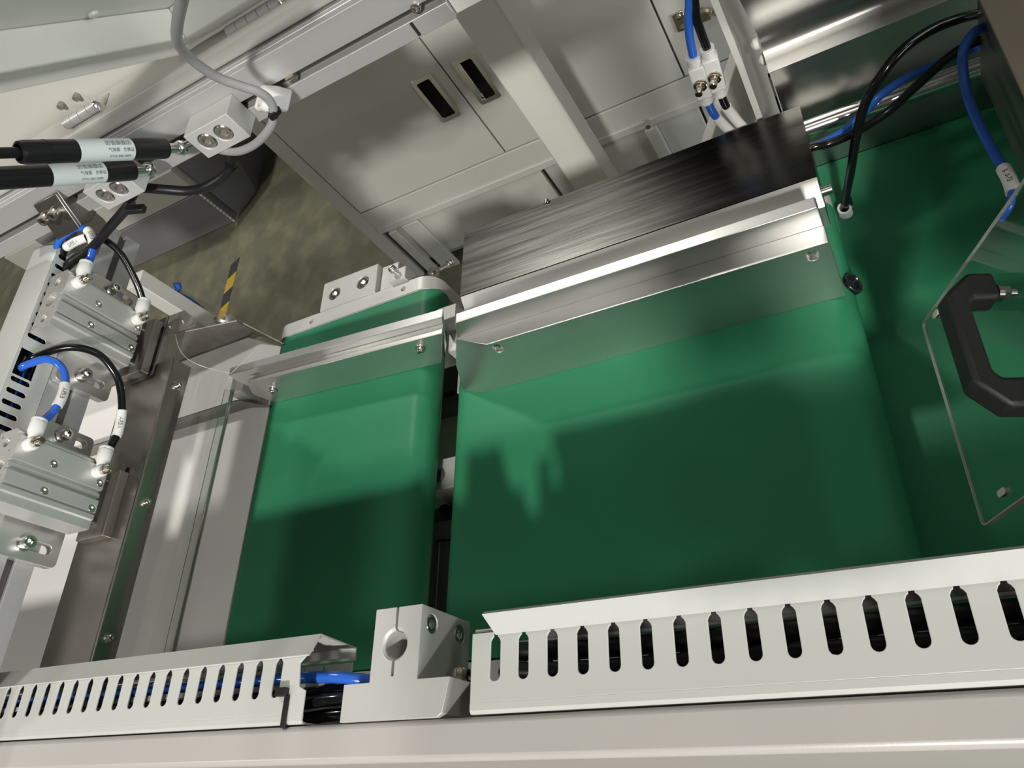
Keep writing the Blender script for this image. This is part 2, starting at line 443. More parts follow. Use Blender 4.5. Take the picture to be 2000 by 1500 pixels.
for xa, xb in ((-1.04, -0.60), (-0.585, -0.345), (-0.318, -0.227), (-0.222, 0.54)):
    MB().box(xa, xb, YC + 0.004, YC + 0.0175, FZ + 0.05, -0.519).build('lower_panel', 'cabinet_paint', cb, bevel=0.002)
MB().box(-1.03, -1.005, YC - 0.012, YC + 0.005, FZ, -0.517).build('rib', 'cabinet_paint', cb, bevel=0.002)
MB().box(-0.99, -0.94, YC - 0.006, YC + 0.004, FZ, -0.517).build('rib', 'cabinet_paint', cb, bevel=0.002)
MB().box(-0.345, -0.318, YC - 0.012, YC + 0.017, FZ, -0.517).build('rib', 'cabinet_paint', cb, bevel=0.002)
MB().cyl((-0.331, YC - 0.004, -0.50), (-0.331, YC - 0.022, -0.50), 0.0055, 12).build('hinge_pin', 'steel_screw', cb)
lk = MB().plate(circle(-0.335, -0.553, 0.0095, 16), [], YC - 0.003, YC + 0.004, 'y').build('lock', 'dark_hole', cb)
# toggle latch
lt = thing('toggle_latch', 'nickel toggle latch on the cabinet front beside the blue tube', 'latch', (-0.16, YC, -0.31))
MB().box(-0.204, -0.183, YC - 0.006, YC - 0.0012, -0.329, -0.289).build('base_plate', 'nickel_brass', lt, bevel=0.001)
for zz in (-0.297, -0.321): MB().lathe((-0.1935, YC - 0.006, zz), (0, -1, 0), [(0.0055, 0), (0.005, 0.003), (0.002, 0.004)], 14).build('rivet', 'nickel_brass', lt)
MB().obox((-0.163, YC - 0.011, -0.312), (1, 0, -0.10), (0, 1, 0), (0.10, 0, 1), 0.023, 0.005, 0.011).build('lever', 'nickel_brass', lt, bevel=0.002)
MB().tube([(-0.143, YC - 0.012, -0.306), (-0.132, YC - 0.022, -0.308), (-0.122, YC - 0.020, -0.316), (-0.121, YC - 0.010, -0.322)], 0.007, 10).build('hook', 'nickel_brass', lt)

# white upright post
ps = thing('post', 'white square steel post rising in front of the cabinet', 'post', (-0.39, 1.03, FZ))
MB().box(-0.4285, -0.3635, 1.0, 1.065, FZ, 0.9).build('post_tube', 'white_paint', ps, bevel=0.004)

# white swung side door right of the post
sd = thing('side_door', 'narrow white door leaf standing ajar left of the steel hood', 'door', (-0.12, 0.90, FZ))
a = Vector((-0.159, 0.8075, 0)); b = Vector((-0.071, 1.0283, 0)); dr = (b - a).normalized(); b = a + dr * 0.30; nr = Vector((dr.y, -dr.x, 0))
p = [a, b, b + nr * 0.016, a + nr * 0.016]
MB().hull([(q.x, q.y, zz) for q in p for zz in (FZ + 0.02, -0.15)]).build('leaf', 'white_paint', sd, bevel=0.002)
wp = thing('hood_side_panel', 'white side sheet with two dome bolts below the steel hood', 'panel', (-0.06, 0.80, FZ))
MB().plate([(0.625, -0.35), (0.70, -0.35), (0.98, -0.22), (0.98, 0.16), (0.74, 0.30), (0.60, 0.22), (0.625, 0.10)], [], -0.062, -0.056, 'x').build('sheet', 'white_paint', wp)
for (yy, zz) in ((0.6183, 0.1217), (0.6429, 0.0816)):
    MB().lathe((-0.0375, yy, zz), (-1, 0, 0), [(0.006, 0.0), (0.0055, 0.004), (0.003, 0.0065), (0.0005, 0.007)], 16).build('dome_bolt', 'white_paint', wp)
# ------------------------------------------------------------------ conveyors
def belt_mesh(x0, x1, y0, y1, ztop, r, t=0.002):
    mb = MB(); n = 14
    def loop(rr):
        o = []
        for i in range(n + 1):
            a = math.pi / 2 - math.pi * i / n; o.append((x1 - r + rr * math.cos(a), ztop - r + rr * math.sin(a)))
        for i in range(n + 1):
            a = -math.pi / 2 - math.pi * i / n; o.append((x0 + r + rr * math.cos(a), ztop - r + rr * math.sin(a)))
        return o
    return mb.plate(loop(r), [loop(r - t)], y0, y1, 'y')
def conveyor(name, label, x0, x1, y0, y1, zt, r, plate_far=0.020, plate_left_far=True):
    t = thing(name, label, 'conveyor', ((x0 + x1) / 2, (y0 + y1) / 2, zt - 2 * r - 0.03))
    belt_mesh(x0, x1, y0, y1, zt, r).build('belt', 'belt', t)
    MB().box(x0 + r, x1 - r, y0 + 0.004, y1 - 0.004, zt - 2 * r + 0.004, zt - 0.0024).build('bed', 'alu_matte', t)
    for xx in (x0 + r, x1 - r): MB().cyl((xx, y0 + 0.004, zt - r), (xx, y1 - 0.004, zt - r), r - 0.0025, 24).build('roller', 'steel_screw', t)
    return t
R1 = 0.022
c1 = conveyor('feed_conveyor', 'short green belt conveyor between the white chute and the longer belt', -0.7433, -0.4720, 0.13, 0.583, 0.0, R1)
def side_outline(x0, x1, zt, r, e=0.003):
    o = []; n = 10
    for i in range(n + 1):
        a = math.pi / 2 - math.pi / 2 * i / n; o.append((x1 - r + (r + e) * math.cos(a), zt - r + (r + e) * math.sin(a)))
    o += [(x1 + e, zt - 2 * r - 0.02), (x0 - e, zt - 2 * r - 0.02)]
    for i in range(n + 1):
        a = math.pi - math.pi / 2 * i / n; o.append((x0 + r + (r + e) * math.cos(a), zt - r + (r + e) * math.sin(a)))
    return o
MB().plate(side_outline(-0.7433, -0.4780, 0.0, R1), [], 0.5835, 0.6035, 'y').build('side_plate', 'alu_matte', c1, bevel=0.0012, cut=[MB().cyl((xx, 0.5935, 0.02), (xx, 0.5935, -0.010), 0.0036, 16) for xx in (-0.678, -0.5224)])
for xx in (-0.678, -0.5224): MB().screw((xx, 0.5935, -0.006), (0, 0, 1), 0.003, 0.003).build('set_screw', 'steel_screw', c1)
MB().plate(side_outline(-0.7433, -0.4780, 0.0, R1), [], 0.108, 0.128, 'y').build('side_plate', 'alu_matte', c1, bevel=0.0012)
# clamp block standing behind the far side plate
bk = thing('clamp_block', 'square aluminium clamp block with two socket screws behind the short belt', 'clamp block', (-0.617, 0.622, -0.03))
MB().box(-0.6645, -0.569, 0.604, 0.652, -0.060, 0.004).build('block', 'alu_matte', bk, bevel=0.0012, cut=[MB().cyl((xx, yy, 0.02), (xx, yy, -0.003), 0.0098, 28) for xx, yy in ((-0.642, 0.6275), (-0.593, 0.6290))])
for xx, yy in ((-0.642, 0.6275), (-0.593, 0.6290)): MB().screw((xx, yy, -0.003), (0, 0, 1), 0.0085, 0.0065).build('bolt', 'steel_screw', bk)
MB().box(-0.568, -0.540, 0.604, 0.650, -0.055, -0.004).build('jaw', 'aluminium', bk, bevel=0.001)
MB().box(-0.5690, -0.5675, 0.604, 0.651, -0.050, -0.012).build('slit', 'dark_hole', bk)
tn = thing('belt_tensioner', 'aluminium tension block with upright screw beside the clamp block', 'tensioner', (-0.528, 0.61, -0.03))
MB().box(-0.541, -0.516, 0.6045, 0.624, -0.04, 0.010).build('block', 'alu_matte', tn, bevel=0.001)
MB().cyl((-0.530, 0.617, 0.010), (-0.530, 0.617, 0.016), 0.0035, 14).screw((-0.530, 0.617, 0.016), (0, 0, 1), 0.0052, 0.006).build('bolt', 'steel_screw', tn)
ab = thing('adjuster_bolt', 'long socket bolt with hex nut at the far right corner of the short belt', 'bolt', (-0.46, 0.612, -0.006))
MB().cyl((-0.475, 0.612, -0.006), (-0.452, 0.606, 0.004), 0.0028, 12).build('shank', 'steel_screw', ab)
MB().screw((-0.452, 0.606, 0.004), (0.023, -0.006, 0.010), 0.0055, 0.006).build('head', 'steel_screw', ab)
MB().lathe((-0.486, 0.612, -0.008), (0.9, -0.2, 0.35), [(0.0075, 0), (0.0075, 0.006)], 6).build('nut', 'steel_screw', ab)

c2 = conveyor('weighing_conveyor', 'long green belt conveyor in the middle of the machine', -0.4390, -0.0145, 0.13, 0.524, 0.0, R1)
for ya, yb in ((0.5245, 0.5445), (0.108, 0.128)): MB().plate(side_outline(-0.4385, -0.0150, 0.0, R1, 0.0), [], ya, yb, 'y').build('side_plate', 'alu_matte', c2, bevel=0.0012)
kn = thing('roller_cap', 'black round roller end cap at the right end of the long belt', 'cap', (-0.012, 0.430, -0.02))
KX = (0.82, 0.02, 0.57)
MB().ring((-0.0165, 0.4285, -0.0150), KX, 0.0060, 0.0105, 0.004, 28).build('rim', 'black_paint', kn)
MB().cyl((-0.0170, 0.4285, -0.0158), (-0.0145, 0.4286, -0.0140), 0.0068, 24).build('hub', 'black_rubber', kn)
MB().ring((-0.0132, 0.4286, -0.0127), KX, 0.0088, 0.0102, 0.0007, 28).build('trim_ring', 'steel_screw', kn)

c3 = conveyor('discharge_conveyor', 'wide dark green belt lying lower at the right side', -0.045, 0.62, 0.02, 0.6178, -0.06, R1)

# ------------------------------------------------------------------ lane guide rails
g2 = thing('guide_rail', 'long stepped aluminium guide rail standing on the long green belt', 'guide rail', (-0.2, 0.42, 0.0))
s2 = []
for cx in (-0.3362, -0.0362):
    o = [(a, b) for a, b in stadium(cx, 0.0705, 0.0105, 0.0150)]
    s2.append(MB().plate(o, [], 0.400, 0.4170, 'y'))
MB().hull([(-0.022, 0.409, 0.0), (-0.022, 0.409, 0.0815), (-0.3418, 0.409, 0.0815), (-0.396, 0.409, 0.0), (-0.3795, 0.4268, 0.0815), (-0.4225, 0.4180, 0.0), (-0.4070, 0.4268, 0.040),
           (-0.022, 0.4268, 0.0), (-0.022, 0.4268, 0.0815), (-0.4225, 0.4268, 0.0)]).build('lower_bar', 'alu_rail', g2, bevel=0.0006, cut=s2)
MB().hull([(x, y, z) for y in (0.4269, 0.4383) for (x, z) in ((-0.0225, 0.0), (-0.0225, 0.104), (-0.0235, 0.1062), (-0.3641, 0.1062), (-0.3660, 0.104), (-0.405, 0.03), (-0.4225, 0.0))]).build('upper_bar', 'alu_rail', g2, bevel=0.0006)
for cx in (-0.3362, -0.0362): MB().screw((cx, 0.4170, 0.0720), (0, -1, 0), 0.0044, 0.0060).build('bolt', 'steel_screw', g2)

g1 = thing('guide_rail', 'short stepped aluminium guide rail across the short green belt', 'guide rail', (-0.58, 0.475, 0.0))
P0 = Vector((-0.7259, 0.4793, 0)); DV = Vector((0.99844, -0.0558, 0)); NV = Vector((0.0558, 0.99844, 0))
def rp(s, n, z): q = P0 + DV * s + NV * n; return (q.x, q.y, z)
MB().hull([rp(s, n, z) for n in (0.0, 0.0124) for (s, z) in ((0.004, 0.0005), (0.2705, 0.0005), (0.3085, 0.0543), (0.010, 0.0543), (-0.006, 0.035 if n else 0.030))]).build('lower_bar', 'alu_rail', g1, bevel=0.0006)
MB().hull([rp(s, n, z) for n in (0.0125, 0.0237) for (s, z) in ((-0.004, 0.0005), (0.275, 0.0005), (0.3150, 0.0659), (-0.016, 0.0659), (-0.0185, 0.046))]).build('upper_bar', 'alu_rail', g1, bevel=0.0006)
for s_, z_ in ((0.0325, 0.0323), (0.2690, 0.0389)):
    MB().cyl(rp(s_, 0.0, z_), rp(s_, -0.0012, z_), 0.0062, 20).build('washer', 'steel_screw', g1)
    MB().screw(rp(s_, -0.0012, z_), -NV, 0.0045, 0.0055).build('bolt', 'steel_screw', g1)

# ------------------------------------------------------------------ brushed steel cover behind the long belt
cv = thing('steel_cover', 'dark brushed stainless cover box behind the long guide rail', 'cover', (-0.21, 0.55, 0.0))
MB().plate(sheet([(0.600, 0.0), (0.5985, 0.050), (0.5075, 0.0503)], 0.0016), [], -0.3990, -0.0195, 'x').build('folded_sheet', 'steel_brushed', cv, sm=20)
MB().plate(sheet([(0.5068, 0.0500), (0.5030, 0.0480), (0.4860, 0.0330), (0.4845, 0.0060)], 0.0018), [], -0.3985, -0.0200, 'x').build('front_strip', 'alu_rail', cv, sm=20)
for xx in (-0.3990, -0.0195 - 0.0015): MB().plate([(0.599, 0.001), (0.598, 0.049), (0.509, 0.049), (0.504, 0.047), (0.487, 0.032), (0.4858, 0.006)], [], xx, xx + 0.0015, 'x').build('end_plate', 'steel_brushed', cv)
MB().cyl((-0.0195, 0.500, 0.0365), (-0.0105, 0.500, 0.0365), 0.0048, 18).build('bolt', 'steel_screw', cv)
MB().lathe((-0.290, 0.5985, 0.051), (0, 0, 1), [(0.003, 0), (0.0028, 0.002), (0.0012, 0.0032)], 12).build('rivet', 'steel_screw', cv)
# brackets between the two belts
br = thing('belt_bridge', 'small pale aluminium bridge between the two belts near the rails', 'bracket', (-0.44, 0.53, -0.06))
MB().box(-0.4680, -0.4400, 0.5250, 0.5450, -0.024, 0.000).box(-0.4680, -0.4420, 0.498, 0.524, -0.06, -0.028).build('bar', 'alu_matte', br, bevel=0.001)
MB().box(-0.470, -0.442, 0.455, 0.490, -0.075, -0.055).build('lower_bar', 'alu_matte', br, bevel=0.001)
gc = thing('gap_crossmember', 'dark steel crossmember seen deep in the gap between the belts', 'crossmember', (-0.44, 0.42, -0.16))
MB().box(-0.60, -0.38, 0.4715, 0.5300, -0.16, -0.10).build('tube', 'dark_frame', gc, bevel=0.002)
MB().box(-0.5200, -0.5050, 0.4840, 0.4910, -0.1005, -0.0985).build('slot', 'dark_hole', gc)
dt = thing('drip_tray', 'beige sheet seen low down through the gap between the belts', 'tray', (-0.5, 0.37, -0.13))
MB().box(-0.66, -0.36, 0.300, 0.4710, -0.132, -0.130).build('sheet', 'tray_sheet', dt)
gk = thing('gap_clamp', 'pale aluminium clamp with one socket screw in the gap between the belts', 'clamp', (-0.47, 0.34, -0.10))
MB().box(-0.500, -0.4625, 0.330, 0.368, -0.10, -0.05).build('block', 'alu_matte', gk, bevel=0.001)
MB().screw((-0.4835, 0.347, -0.0505), (0, 0, 1), 0.0075, 0.004).build('bolt', 'dark_frame', gk)
gp = thing('crossbar', 'dark grey crossbar running under the gap between the belts', 'frame profile', (-0.47, 0.2, -0.13))
MB().box(-0.497, -0.470, 0.10, 0.272, -0.12, -0.06).build('profile', 'dark_frame', gp, bevel=0.001)
MB().box(-0.4845, -0.4835, 0.10, 0.272, -0.0602, -0.0592).build('edge_line', 'alu_matte', gp)
MB().box(-0.500, -0.458, 0.273, 0.292, -0.10, -0.052).build('end_bracket', 'dark_frame', gp, bevel=0.001)
MB().lathe((-0.490, 0.283, -0.052), (0, 0, 1), [(0.006, 0), (0.0055, 0.002), (0.002, 0.0035)], 14).build('bolt', 'steel_screw', gp)
gm = thing('gap_motor', 'dark drive housing below the gap between the belts', 'motor', (-0.46, 0.31, -0.2))
MB().box(-0.53, -0.40, 0.296, 0.330, -0.2, -0.095).build('housing', 'dark_frame', gm, bevel=0.003)
MB().cyl((-0.495, 0.318, -0.095), (-0.495, 0.318, -0.08), 0.007, 16).cyl((-0.495, 0.318, -0.08), (-0.495, 0.318, -0.076), 0.005, 16).build('fitting', 'black_rubber', gm)

# ------------------------------------------------------------------ steel hood and back plate at the right
hd = thing('steel_hood', 'dark folded stainless hood above the lower green belt', 'hood', (0.2, 0.62, 0.0))
pth = [(0.613, 0.089), (0.6215, 0.0955)]
for i in range(9):
    t = i / 8; ang = math.radians(-40 + 100 * t); pth.append((0.610 + 0.022 * math.cos(ang), 0.1125 + 0.022 * math.sin(ang)))
pth += [(0.558, 0.2152), (0.50, 0.3276)]
MB().plate(sheet(pth, 0.002), [], -0.037, 0.30, 'x').build('folded_sheet', 'steel_mirror', hd, sm=60)
bp_ = thing('back_plate', 'upright stainless plate reflecting the green belt under the hood', 'plate', (0.2, 0.622, -0.07))
MB().box(-0.036, 0.30, 0.6185, 0.6215, -0.075, 0.092).build('plate', 'steel_mirror', bp_, sm=0)
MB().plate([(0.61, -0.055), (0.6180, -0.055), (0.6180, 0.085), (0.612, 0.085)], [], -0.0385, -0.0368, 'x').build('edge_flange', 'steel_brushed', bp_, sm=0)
rd = thing('guide_rod', 'polished chrome rod running in front of the steel back plate', 'rod', (0.06, 0.6, 0.02))
MB().cyl((-0.030, 0.6, 0.0165), (0.155, 0.6, 0.0150), 0.0092, 32).build('rod', 'chrome', rd)
MB().cyl((0.150, 0.6, 0.0150), (0.162, 0.6, 0.0149), 0.0102, 24).build('end_collar', 'steel_screw', rd)
rb = thing('right_side_box', 'tan steel box edge in the top right corner', 'box', (0.3, 0.4, -0.05))
MB().box(0.120, 0.46, 0.36, 0.5540, 0.1385, 0.1410).build('top_sheet', 'steel_panel', rb, bevel=0.0006)
MB().box(0.1215, 0.1235, 0.36, 0.5540, 0.05, 0.1385).build('side_sheet', 'steel_dull', rb)
cpl = thing('corner_plate', 'grey end plate of the lower belt beside the chrome rod end', 'plate', (0.16, 0.56, -0.06))
MB().hull([(xx, yy, zz) for xx in (0.1475, 0.19) for (yy, zz) in ((0.470, -0.058), (0.470, -0.035), (0.602, -0.035), (0.6120, -0.050), (0.6120, -0.058))]).build('plate', 'alu_matte', cpl, bevel=0.001)
MB().box(0.149, 0.19, 0.604, 0.6175, -0.058, 0.012).build('upright', 'steel_dull', cpl)

# ------------------------------------------------------------------ acrylic flap with handle
VA = Vector((0.4368, 0, 0.8996)); NA = Vector((-0.8996, 0, 0.4368)); PA = Vector((0.0236, 0.3033, 0.10))
def pa(y, v, n): q = PA + Vector((0, y, 0)) + VA * v + NA * n; return tuple(q)
ac = thing('acrylic_flap', 'clear acrylic flap door with black handle at the right edge', 'flap door', PA)
def acr(a, b, c): return pa(a, b, c)
ol = rrect(-0.1450, 0.0005, 0.0, 0.30, 0.004)
holes = [stadium(-0.0050, 0.0206, 0.0040, 0.0078), stadium(-0.1352, 0.0305, 0.0040, 0.0088)]
MB().plate(ol, holes, -0.004, 0.0, acr).build('pane', 'acrylic', ac, sm=0)
# polished edges
MB().plate(rrect(-0.1452, 0.0007, -0.0002, 0.3002, 0.0042), [rrect(-0.1444, -0.0001, 0.0006, 0.2994, 0.0036)], -0.0040, 0.0, acr).build('polished_edge', 'acrylic_edge', ac)
for h_ in holes: MB().plate(h_, [], -0.0046, 0.0006, acr).build('hole_plug', 'acrylic_edge', ac)
hd_o = []
# handle profile in (y, n): two feet on the pane and a grip standing off
HO = [(-0.0420, 0.0005), (-0.0240, 0.0005), (-0.0240, 0.0150), (-0.0380, 0.0300), (-0.0960, 0.0300), (-0.1110, 0.0150), (-0.1110, 0.0005), (-0.0930, 0.0005), (-0.0930, 0.0150), (-0.0890, 0.0185), (-0.0460, 0.0185), (-0.0420, 0.0150)]
hn = MB().plate([(a, b) for a, b in HO], [], 0.0745, 0.0900, lambda a, b, c: pa(a, c, b)).build('handle', 'black_handle', ac, bevel=0.0025)
for yy in (-0.033, -0.102):
    MB().cyl(pa(yy, 0.0812, -0.0045), pa(yy, 0.0812, -0.0075), 0.0050, 18).lathe(pa(yy, 0.0812, -0.0075), -NA, [(0.0042, 0), (0.0042, 0.004)], 6).cyl(pa(yy, 0.0812, -0.0115), pa(yy, 0.0812, -0.0155), 0.0025, 12).build('handle_bolt', 'steel_screw', hn)
# ------------------------------------------------------------------ front beam, cable ducts, shaft clamp
fb = thing('front_beam', 'long pale painted beam along the bottom edge of the picture', 'beam', (-0.4, 0.045, -0.12))
MB().box(-1.6, 0.7, 0.0325, 0.0572, -0.12, 0.1895).build('beam', 'beam_paint', fb, bevel=0.004, seg=3)
W_ = 0.0072
def slot_poly(cx, ya, yb, yt, w=W_):
    r = w / 2; o = []
    for i in range(9):
        t = math.pi + math.pi * i / 8; o.append((cx + r * math.cos(t), ya + r + r * math.sin(t)))
    o += [(cx + r, yb - 0.0030), (cx + r * 0.72, yb - 0.0010), (cx + 0.0014, yb), (cx + 0.0014, yt), (cx - 0.0014, yt), (cx - 0.0014, yb), (cx - r * 0.72, yb - 0.0010), (cx - r, yb - 0.0030)]
    return o
def front_duct(label, x0, x1, slots, lid_path, lx0, lx1, bev):
    t = thing('cable_duct', label, 'cable duct', ((x0 + x1) / 2, 0.08, 0.165))
    for nm, za, zb in (('slotted_wall', 0.1885, 0.1900), ('lower_wall', 0.1420, 0.1435)):
        ol = [(x0, 0.0645), (x1, 0.0645), (x1, 0.1062), (x0, 0.1062)]
        if nm == 'slotted_wall': ol = bev(ol)
        MB().plate(ol, [slot_poly(c, 0.0765, 0.1030, 0.1052) for c in slots], za, zb, 'z').build(nm, 'duct_plastic', t, bevel=0.0004)
    MB().plate(sheet([(0.0645, 0.1892), (0.0605, 0.1891), (0.0588, 0.1878), (0.0588, 0.1480), (0.0645, 0.1428)], 0.0014), [], x0, x1, 'x').build('back_wall', 'duct_plastic', t)
    MB().plate(sheet(lid_path, 0.0014), [], lx0, lx1, 'x').build('lid', 'duct_plastic', t, sm=25)
    # rolled lips that hold the lid
    MB().tube([(x0 + 0.001, 0.1080, 0.1870), (x1 - 0.001, 0.1080, 0.1870)], 0.0012, 8, 0).build('lip', 'duct_plastic', t)
    MB().tube([(x0 + 0.001, 0.1080, 0.1450), (x1 - 0.001, 0.1080, 0.1450)], 0.0012, 8, 0).build('lip', 'duct_plastic', t)
    return t
rs = [-0.2585 + 0.02 * i for i in range(23)]
front_duct('white slotted cable duct on the front beam, right of the shaft clamp', -0.2760, 0.21, rs,
           [(0.1042, 0.1912), (0.1128, 0.2085), (0.1142, 0.2060), (0.1165, 0.1480), (0.1080, 0.1400)], -0.2575, 0.21, lambda o: o)
ls = [-0.4433 - 0.02005 * i for i in range(26)]
front_duct('white slotted cable duct on the front beam, left of the shaft clamp', -0.97, -0.4140, ls,
           [(0.1036, 0.1912), (0.1197, 0.1812), (0.1172, 0.1410), (0.1080, 0.1400)], -0.97, -0.4140, lambda o: [o[0], (-0.4140, 0.0645), (-0.4140, 0.0800), (-0.4205, 0.0830), (-0.4230, 0.0990), (-0.4150, 0.1062), o[3]])
ct = thing('cable_tie', 'black cable tie wrapped round the end of the left cable duct', 'cable tie', (-0.430, 0.07, 0.19))
MB().box(-0.4320, -0.4275, 0.0575, 0.0770, 0.1901, 0.1915).box(-0.4320, -0.4275, 0.0560, 0.0578, 0.150, 0.1915).build('strap', 'black_rubber', ct, bevel=0.0003)
MB().box(-0.4385, -0.4290, 0.0765, 0.0825, 0.1902, 0.1950).build('head', 'black_rubber', ct, bevel=0.0006)

def duct_cable(nm, label, m, pts, r, group): 
    t = thing(nm, label, 'tube', pts[0], group)
    MB().tube(pts, r, 12, 6).build('tube', m, t); return t
for i, (yy, zz) in enumerate(((0.064, 0.168), (0.0735, 0.174), (0.0815, 0.166))):
    duct_cable('black_tube', ['black tube nearest the beam inside the left front duct', 'black tube in the middle inside the left front duct', 'black tube beside the blue one inside the left front duct'][i], 'black_tube',
               [(-0.95, yy, zz), (-0.70, yy, zz), (-0.46, yy, zz), (-0.41, yy + 0.002, zz - 0.002), (-0.385, yy + 0.004, zz - 0.014), (-0.368, yy + 0.008, zz - 0.045), (-0.36, yy + 0.01, zz - 0.09)], 0.0046, 'tubes in the left front duct')
duct_cable('blue_tube', 'blue tube inside the left front duct, leaving at its open end', 'blue_tube',
           [(-0.95, 0.093, 0.170), (-0.70, 0.093, 0.172), (-0.50, 0.0925, 0.174), (-0.42, 0.0915, 0.173), (-0.385, 0.089, 0.162), (-0.370, 0.0865, 0.135), (-0.365, 0.086, 0.08)], 0.0042, 'tubes in the left front duct')
for i, (yy, zz, rr) in enumerate(((0.084, 0.158, 0.0062), (0.098, 0.152, 0.0062), (0.068, 0.155, 0.0055))):
    duct_cable('black_cable', ['black cable in the middle of the right front duct', 'black cable nearest the lid inside the right front duct', 'black cable nearest the beam inside the right front duct'][i], 'black_rubber',
               [(0.20, yy, zz), (-0.05, yy, zz), (-0.19, yy, zz), (-0.245, yy + 0.002, zz - 0.002), (-0.275, yy + 0.006, zz - 0.014), (-0.295, yy + 0.010, zz - 0.05)], rr, 'cables in the right front duct')

sc = thing('shaft_clamp', 'aluminium shaft clamp with round hole and split between the front ducts', 'shaft clamp', (-0.337, 0.08, 0.13))
MB().plate([(-0.3790, 0.0575), (-0.3000, 0.0575), (-0.2965, 0.0600), (-0.2920, 0.0815), (-0.3176, 0.0815), (-0.3176, 0.1300), (-0.3570, 0.1300), (-0.3570, 0.0815), (-0.3790, 0.0815)], [], 0.1288, 0.1900, 'z').build(
    'body', 'alu_matte', sc, bevel=0.0007, cut=[MB().cyl((-0.3383, 0.105, 0.11), (-0.3383, 0.105, 0.21), 0.0092, 40), MB().lathe((-0.3383, 0.105, 0.1882), (0, 0, 1), [(0.0092, 0), (0.0112, 0.002), (0.0112, 0.01)], 40),
         MB().box(-0.3394, -0.3372, 0.110, 0.14, 0.11, 0.21), MB().box(-0.3394, -0.3372, 0.0845, 0.100, 0.11, 0.21),
         MB().cyl((-0.31, 0.1192, 0.1768), (-0.3230, 0.1192, 0.1768), 0.0066, 28), MB().cyl((-0.31, 0.1188, 0.1418), (-0.3230, 0.1188, 0.1418), 0.0066, 28)])
for yy, zz in ((0.1192, 0.1768), (0.1188, 0.1418)): MB().screw((-0.3230, yy, zz), (1, 0, 0), 0.0058, 0.0048).build('clamp_bolt', 'steel_screw', sc)
MB().cyl((-0.3030, 0.0815, 0.160), (-0.3030, 0.0832, 0.160), 0.0078, 24).build('washer', 'steel_screw', sc)
MB().screw((-0.3030, 0.0832, 0.160), (0, 1, 0), 0.0066, 0.0080).build('mount_bolt', 'nickel_brass', sc)

# ------------------------------------------------------------------ left side: profile, duct, cylinders
lp = thing('side_profile', 'grey aluminium slotted profile carrying the two cylinders at the left', 'frame profile', (-0.82, 0.35, 0.195))
MB().plate([(-0.840, 0.195), (-0.800, 0.195), (-0.800, 0.2145), (-0.808, 0.2145), (-0.808, 0.2225), (-0.800, 0.2225), (-0.800, 0.2440), (-0.840, 0.2440)], [], 0.02, 0.6355, 'y').build('profile', 'alu_profile', lp, bevel=0.0006)
MB().box(-0.8082, -0.8078, 0.02, 0.6355, 0.2147, 0.2223).build('slot_floor', 'dark_frame', lp)
ld = thing('cable_duct', 'white slotted cable duct with horizontal slots above the two cylinders', 'cable duct', (-0.82, 0.36, 0.2445))
def lslot(y):
    r = 0.0030; o = []
    for i in range(7):
        t = -math.pi / 2 + math.pi * i / 6; o.append((y + r * math.sin(t), 0.2807 - r + r * math.cos(t)))
    for i in range(7):
        t = math.pi / 2 + math.pi * i / 6; o.append((y + r * math.sin(t), 0.2597 + r + r * math.cos(t)))
    return o
lys = [0.5570 - 0.01345 * i for i in range(36)]
wide = [(0.4005, 0.2812), (0.4325, 0.2812), (0.4325, 0.2640), (0.4290, 0.2600), (0.4005, 0.2600)]
MB().plate([(0.05, 0.2445), (0.5705, 0.2445), (0.5705, 0.2832), (0.05, 0.2832)], [lslot(y) for y in lys if not 0.396 < y < 0.437] + [wide], -0.8015, -0.8000, 'x').build('slotted_wall', 'duct_plastic', ld)
MB().plate([(0.05, 0.2445), (0.5705, 0.2445), (0.5705, 0.2832), (0.05, 0.2832)], [], -0.8490, -0.8475, 'x').build('rear_wall', 'duct_plastic', ld)
MB().box(-0.8475, -0.8015, 0.05, 0.5705, 0.2445, 0.2460).build('base', 'duct_plastic', ld)
MB().hull([(-0.8005, 0.05, 0.2833), (-0.8005, 0.5690, 0.2833), (-0.8495, 0.05, 0.2833), (-0.8495, 0.5840, 0.2833), (-0.8090, 0.05, 0.2870), (-0.8090, 0.572, 0.2870), (-0.8495, 0.05, 0.2870), (-0.8495, 0.5840, 0.2870)]).build('lid', 'duct_plastic', ld, bevel=0.0008)
for i, (xx, zz, m) in enumerate(((-0.812, 0.270, 'black_tube'), (-0.822, 0.262, 'blue_tube'), (-0.812, 0.258, 'black_tube'))):
    duct_cable('blue_tube' if m == 'blue_tube' else 'black_tube', ['upper black tube seen through the slots of the left duct', 'blue tube seen through the open window of the left duct', 'lower black tube seen through the slots of the left duct'][i], m,
               [(xx, 0.06, zz), (xx, 0.3, zz), (xx, 0.56, zz)], 0.0038, 'tubes in the left duct')

# --- guided cylinder
cyB = thing('air_cylinder', 'farther satin aluminium guided air cylinder at the left, near the grey floor', 'air cylinder', (-0.773, 0.484, 0.187), 'guided air cylinders at the left')
XF = -0.755
prof = [(-0.791, 0.4470), (-0.7575, 0.4470), (-0.7575, 0.4560), (-0.7550, 0.4572), (-0.7550, 0.4618), (-0.7590, 0.4622), (-0.7590, 0.4640), (-0.7545, 0.4644), (-0.7545, 0.4772), (-0.7600, 0.4776), (-0.7600, 0.4806), (-0.7565, 0.4810),
        (-0.7565, 0.4852), (-0.7600, 0.4856), (-0.7600, 0.4884), (-0.7545, 0.4888), (-0.7545, 0.5130), (-0.7600, 0.5136), (-0.7590, 0.5180), (-0.7630, 0.5215), (-0.791, 0.5215)]
def bscrew(yy, zz): return MB().cyl((-0.745, yy, zz), (-0.7575, yy, zz), 0.0042, 20)
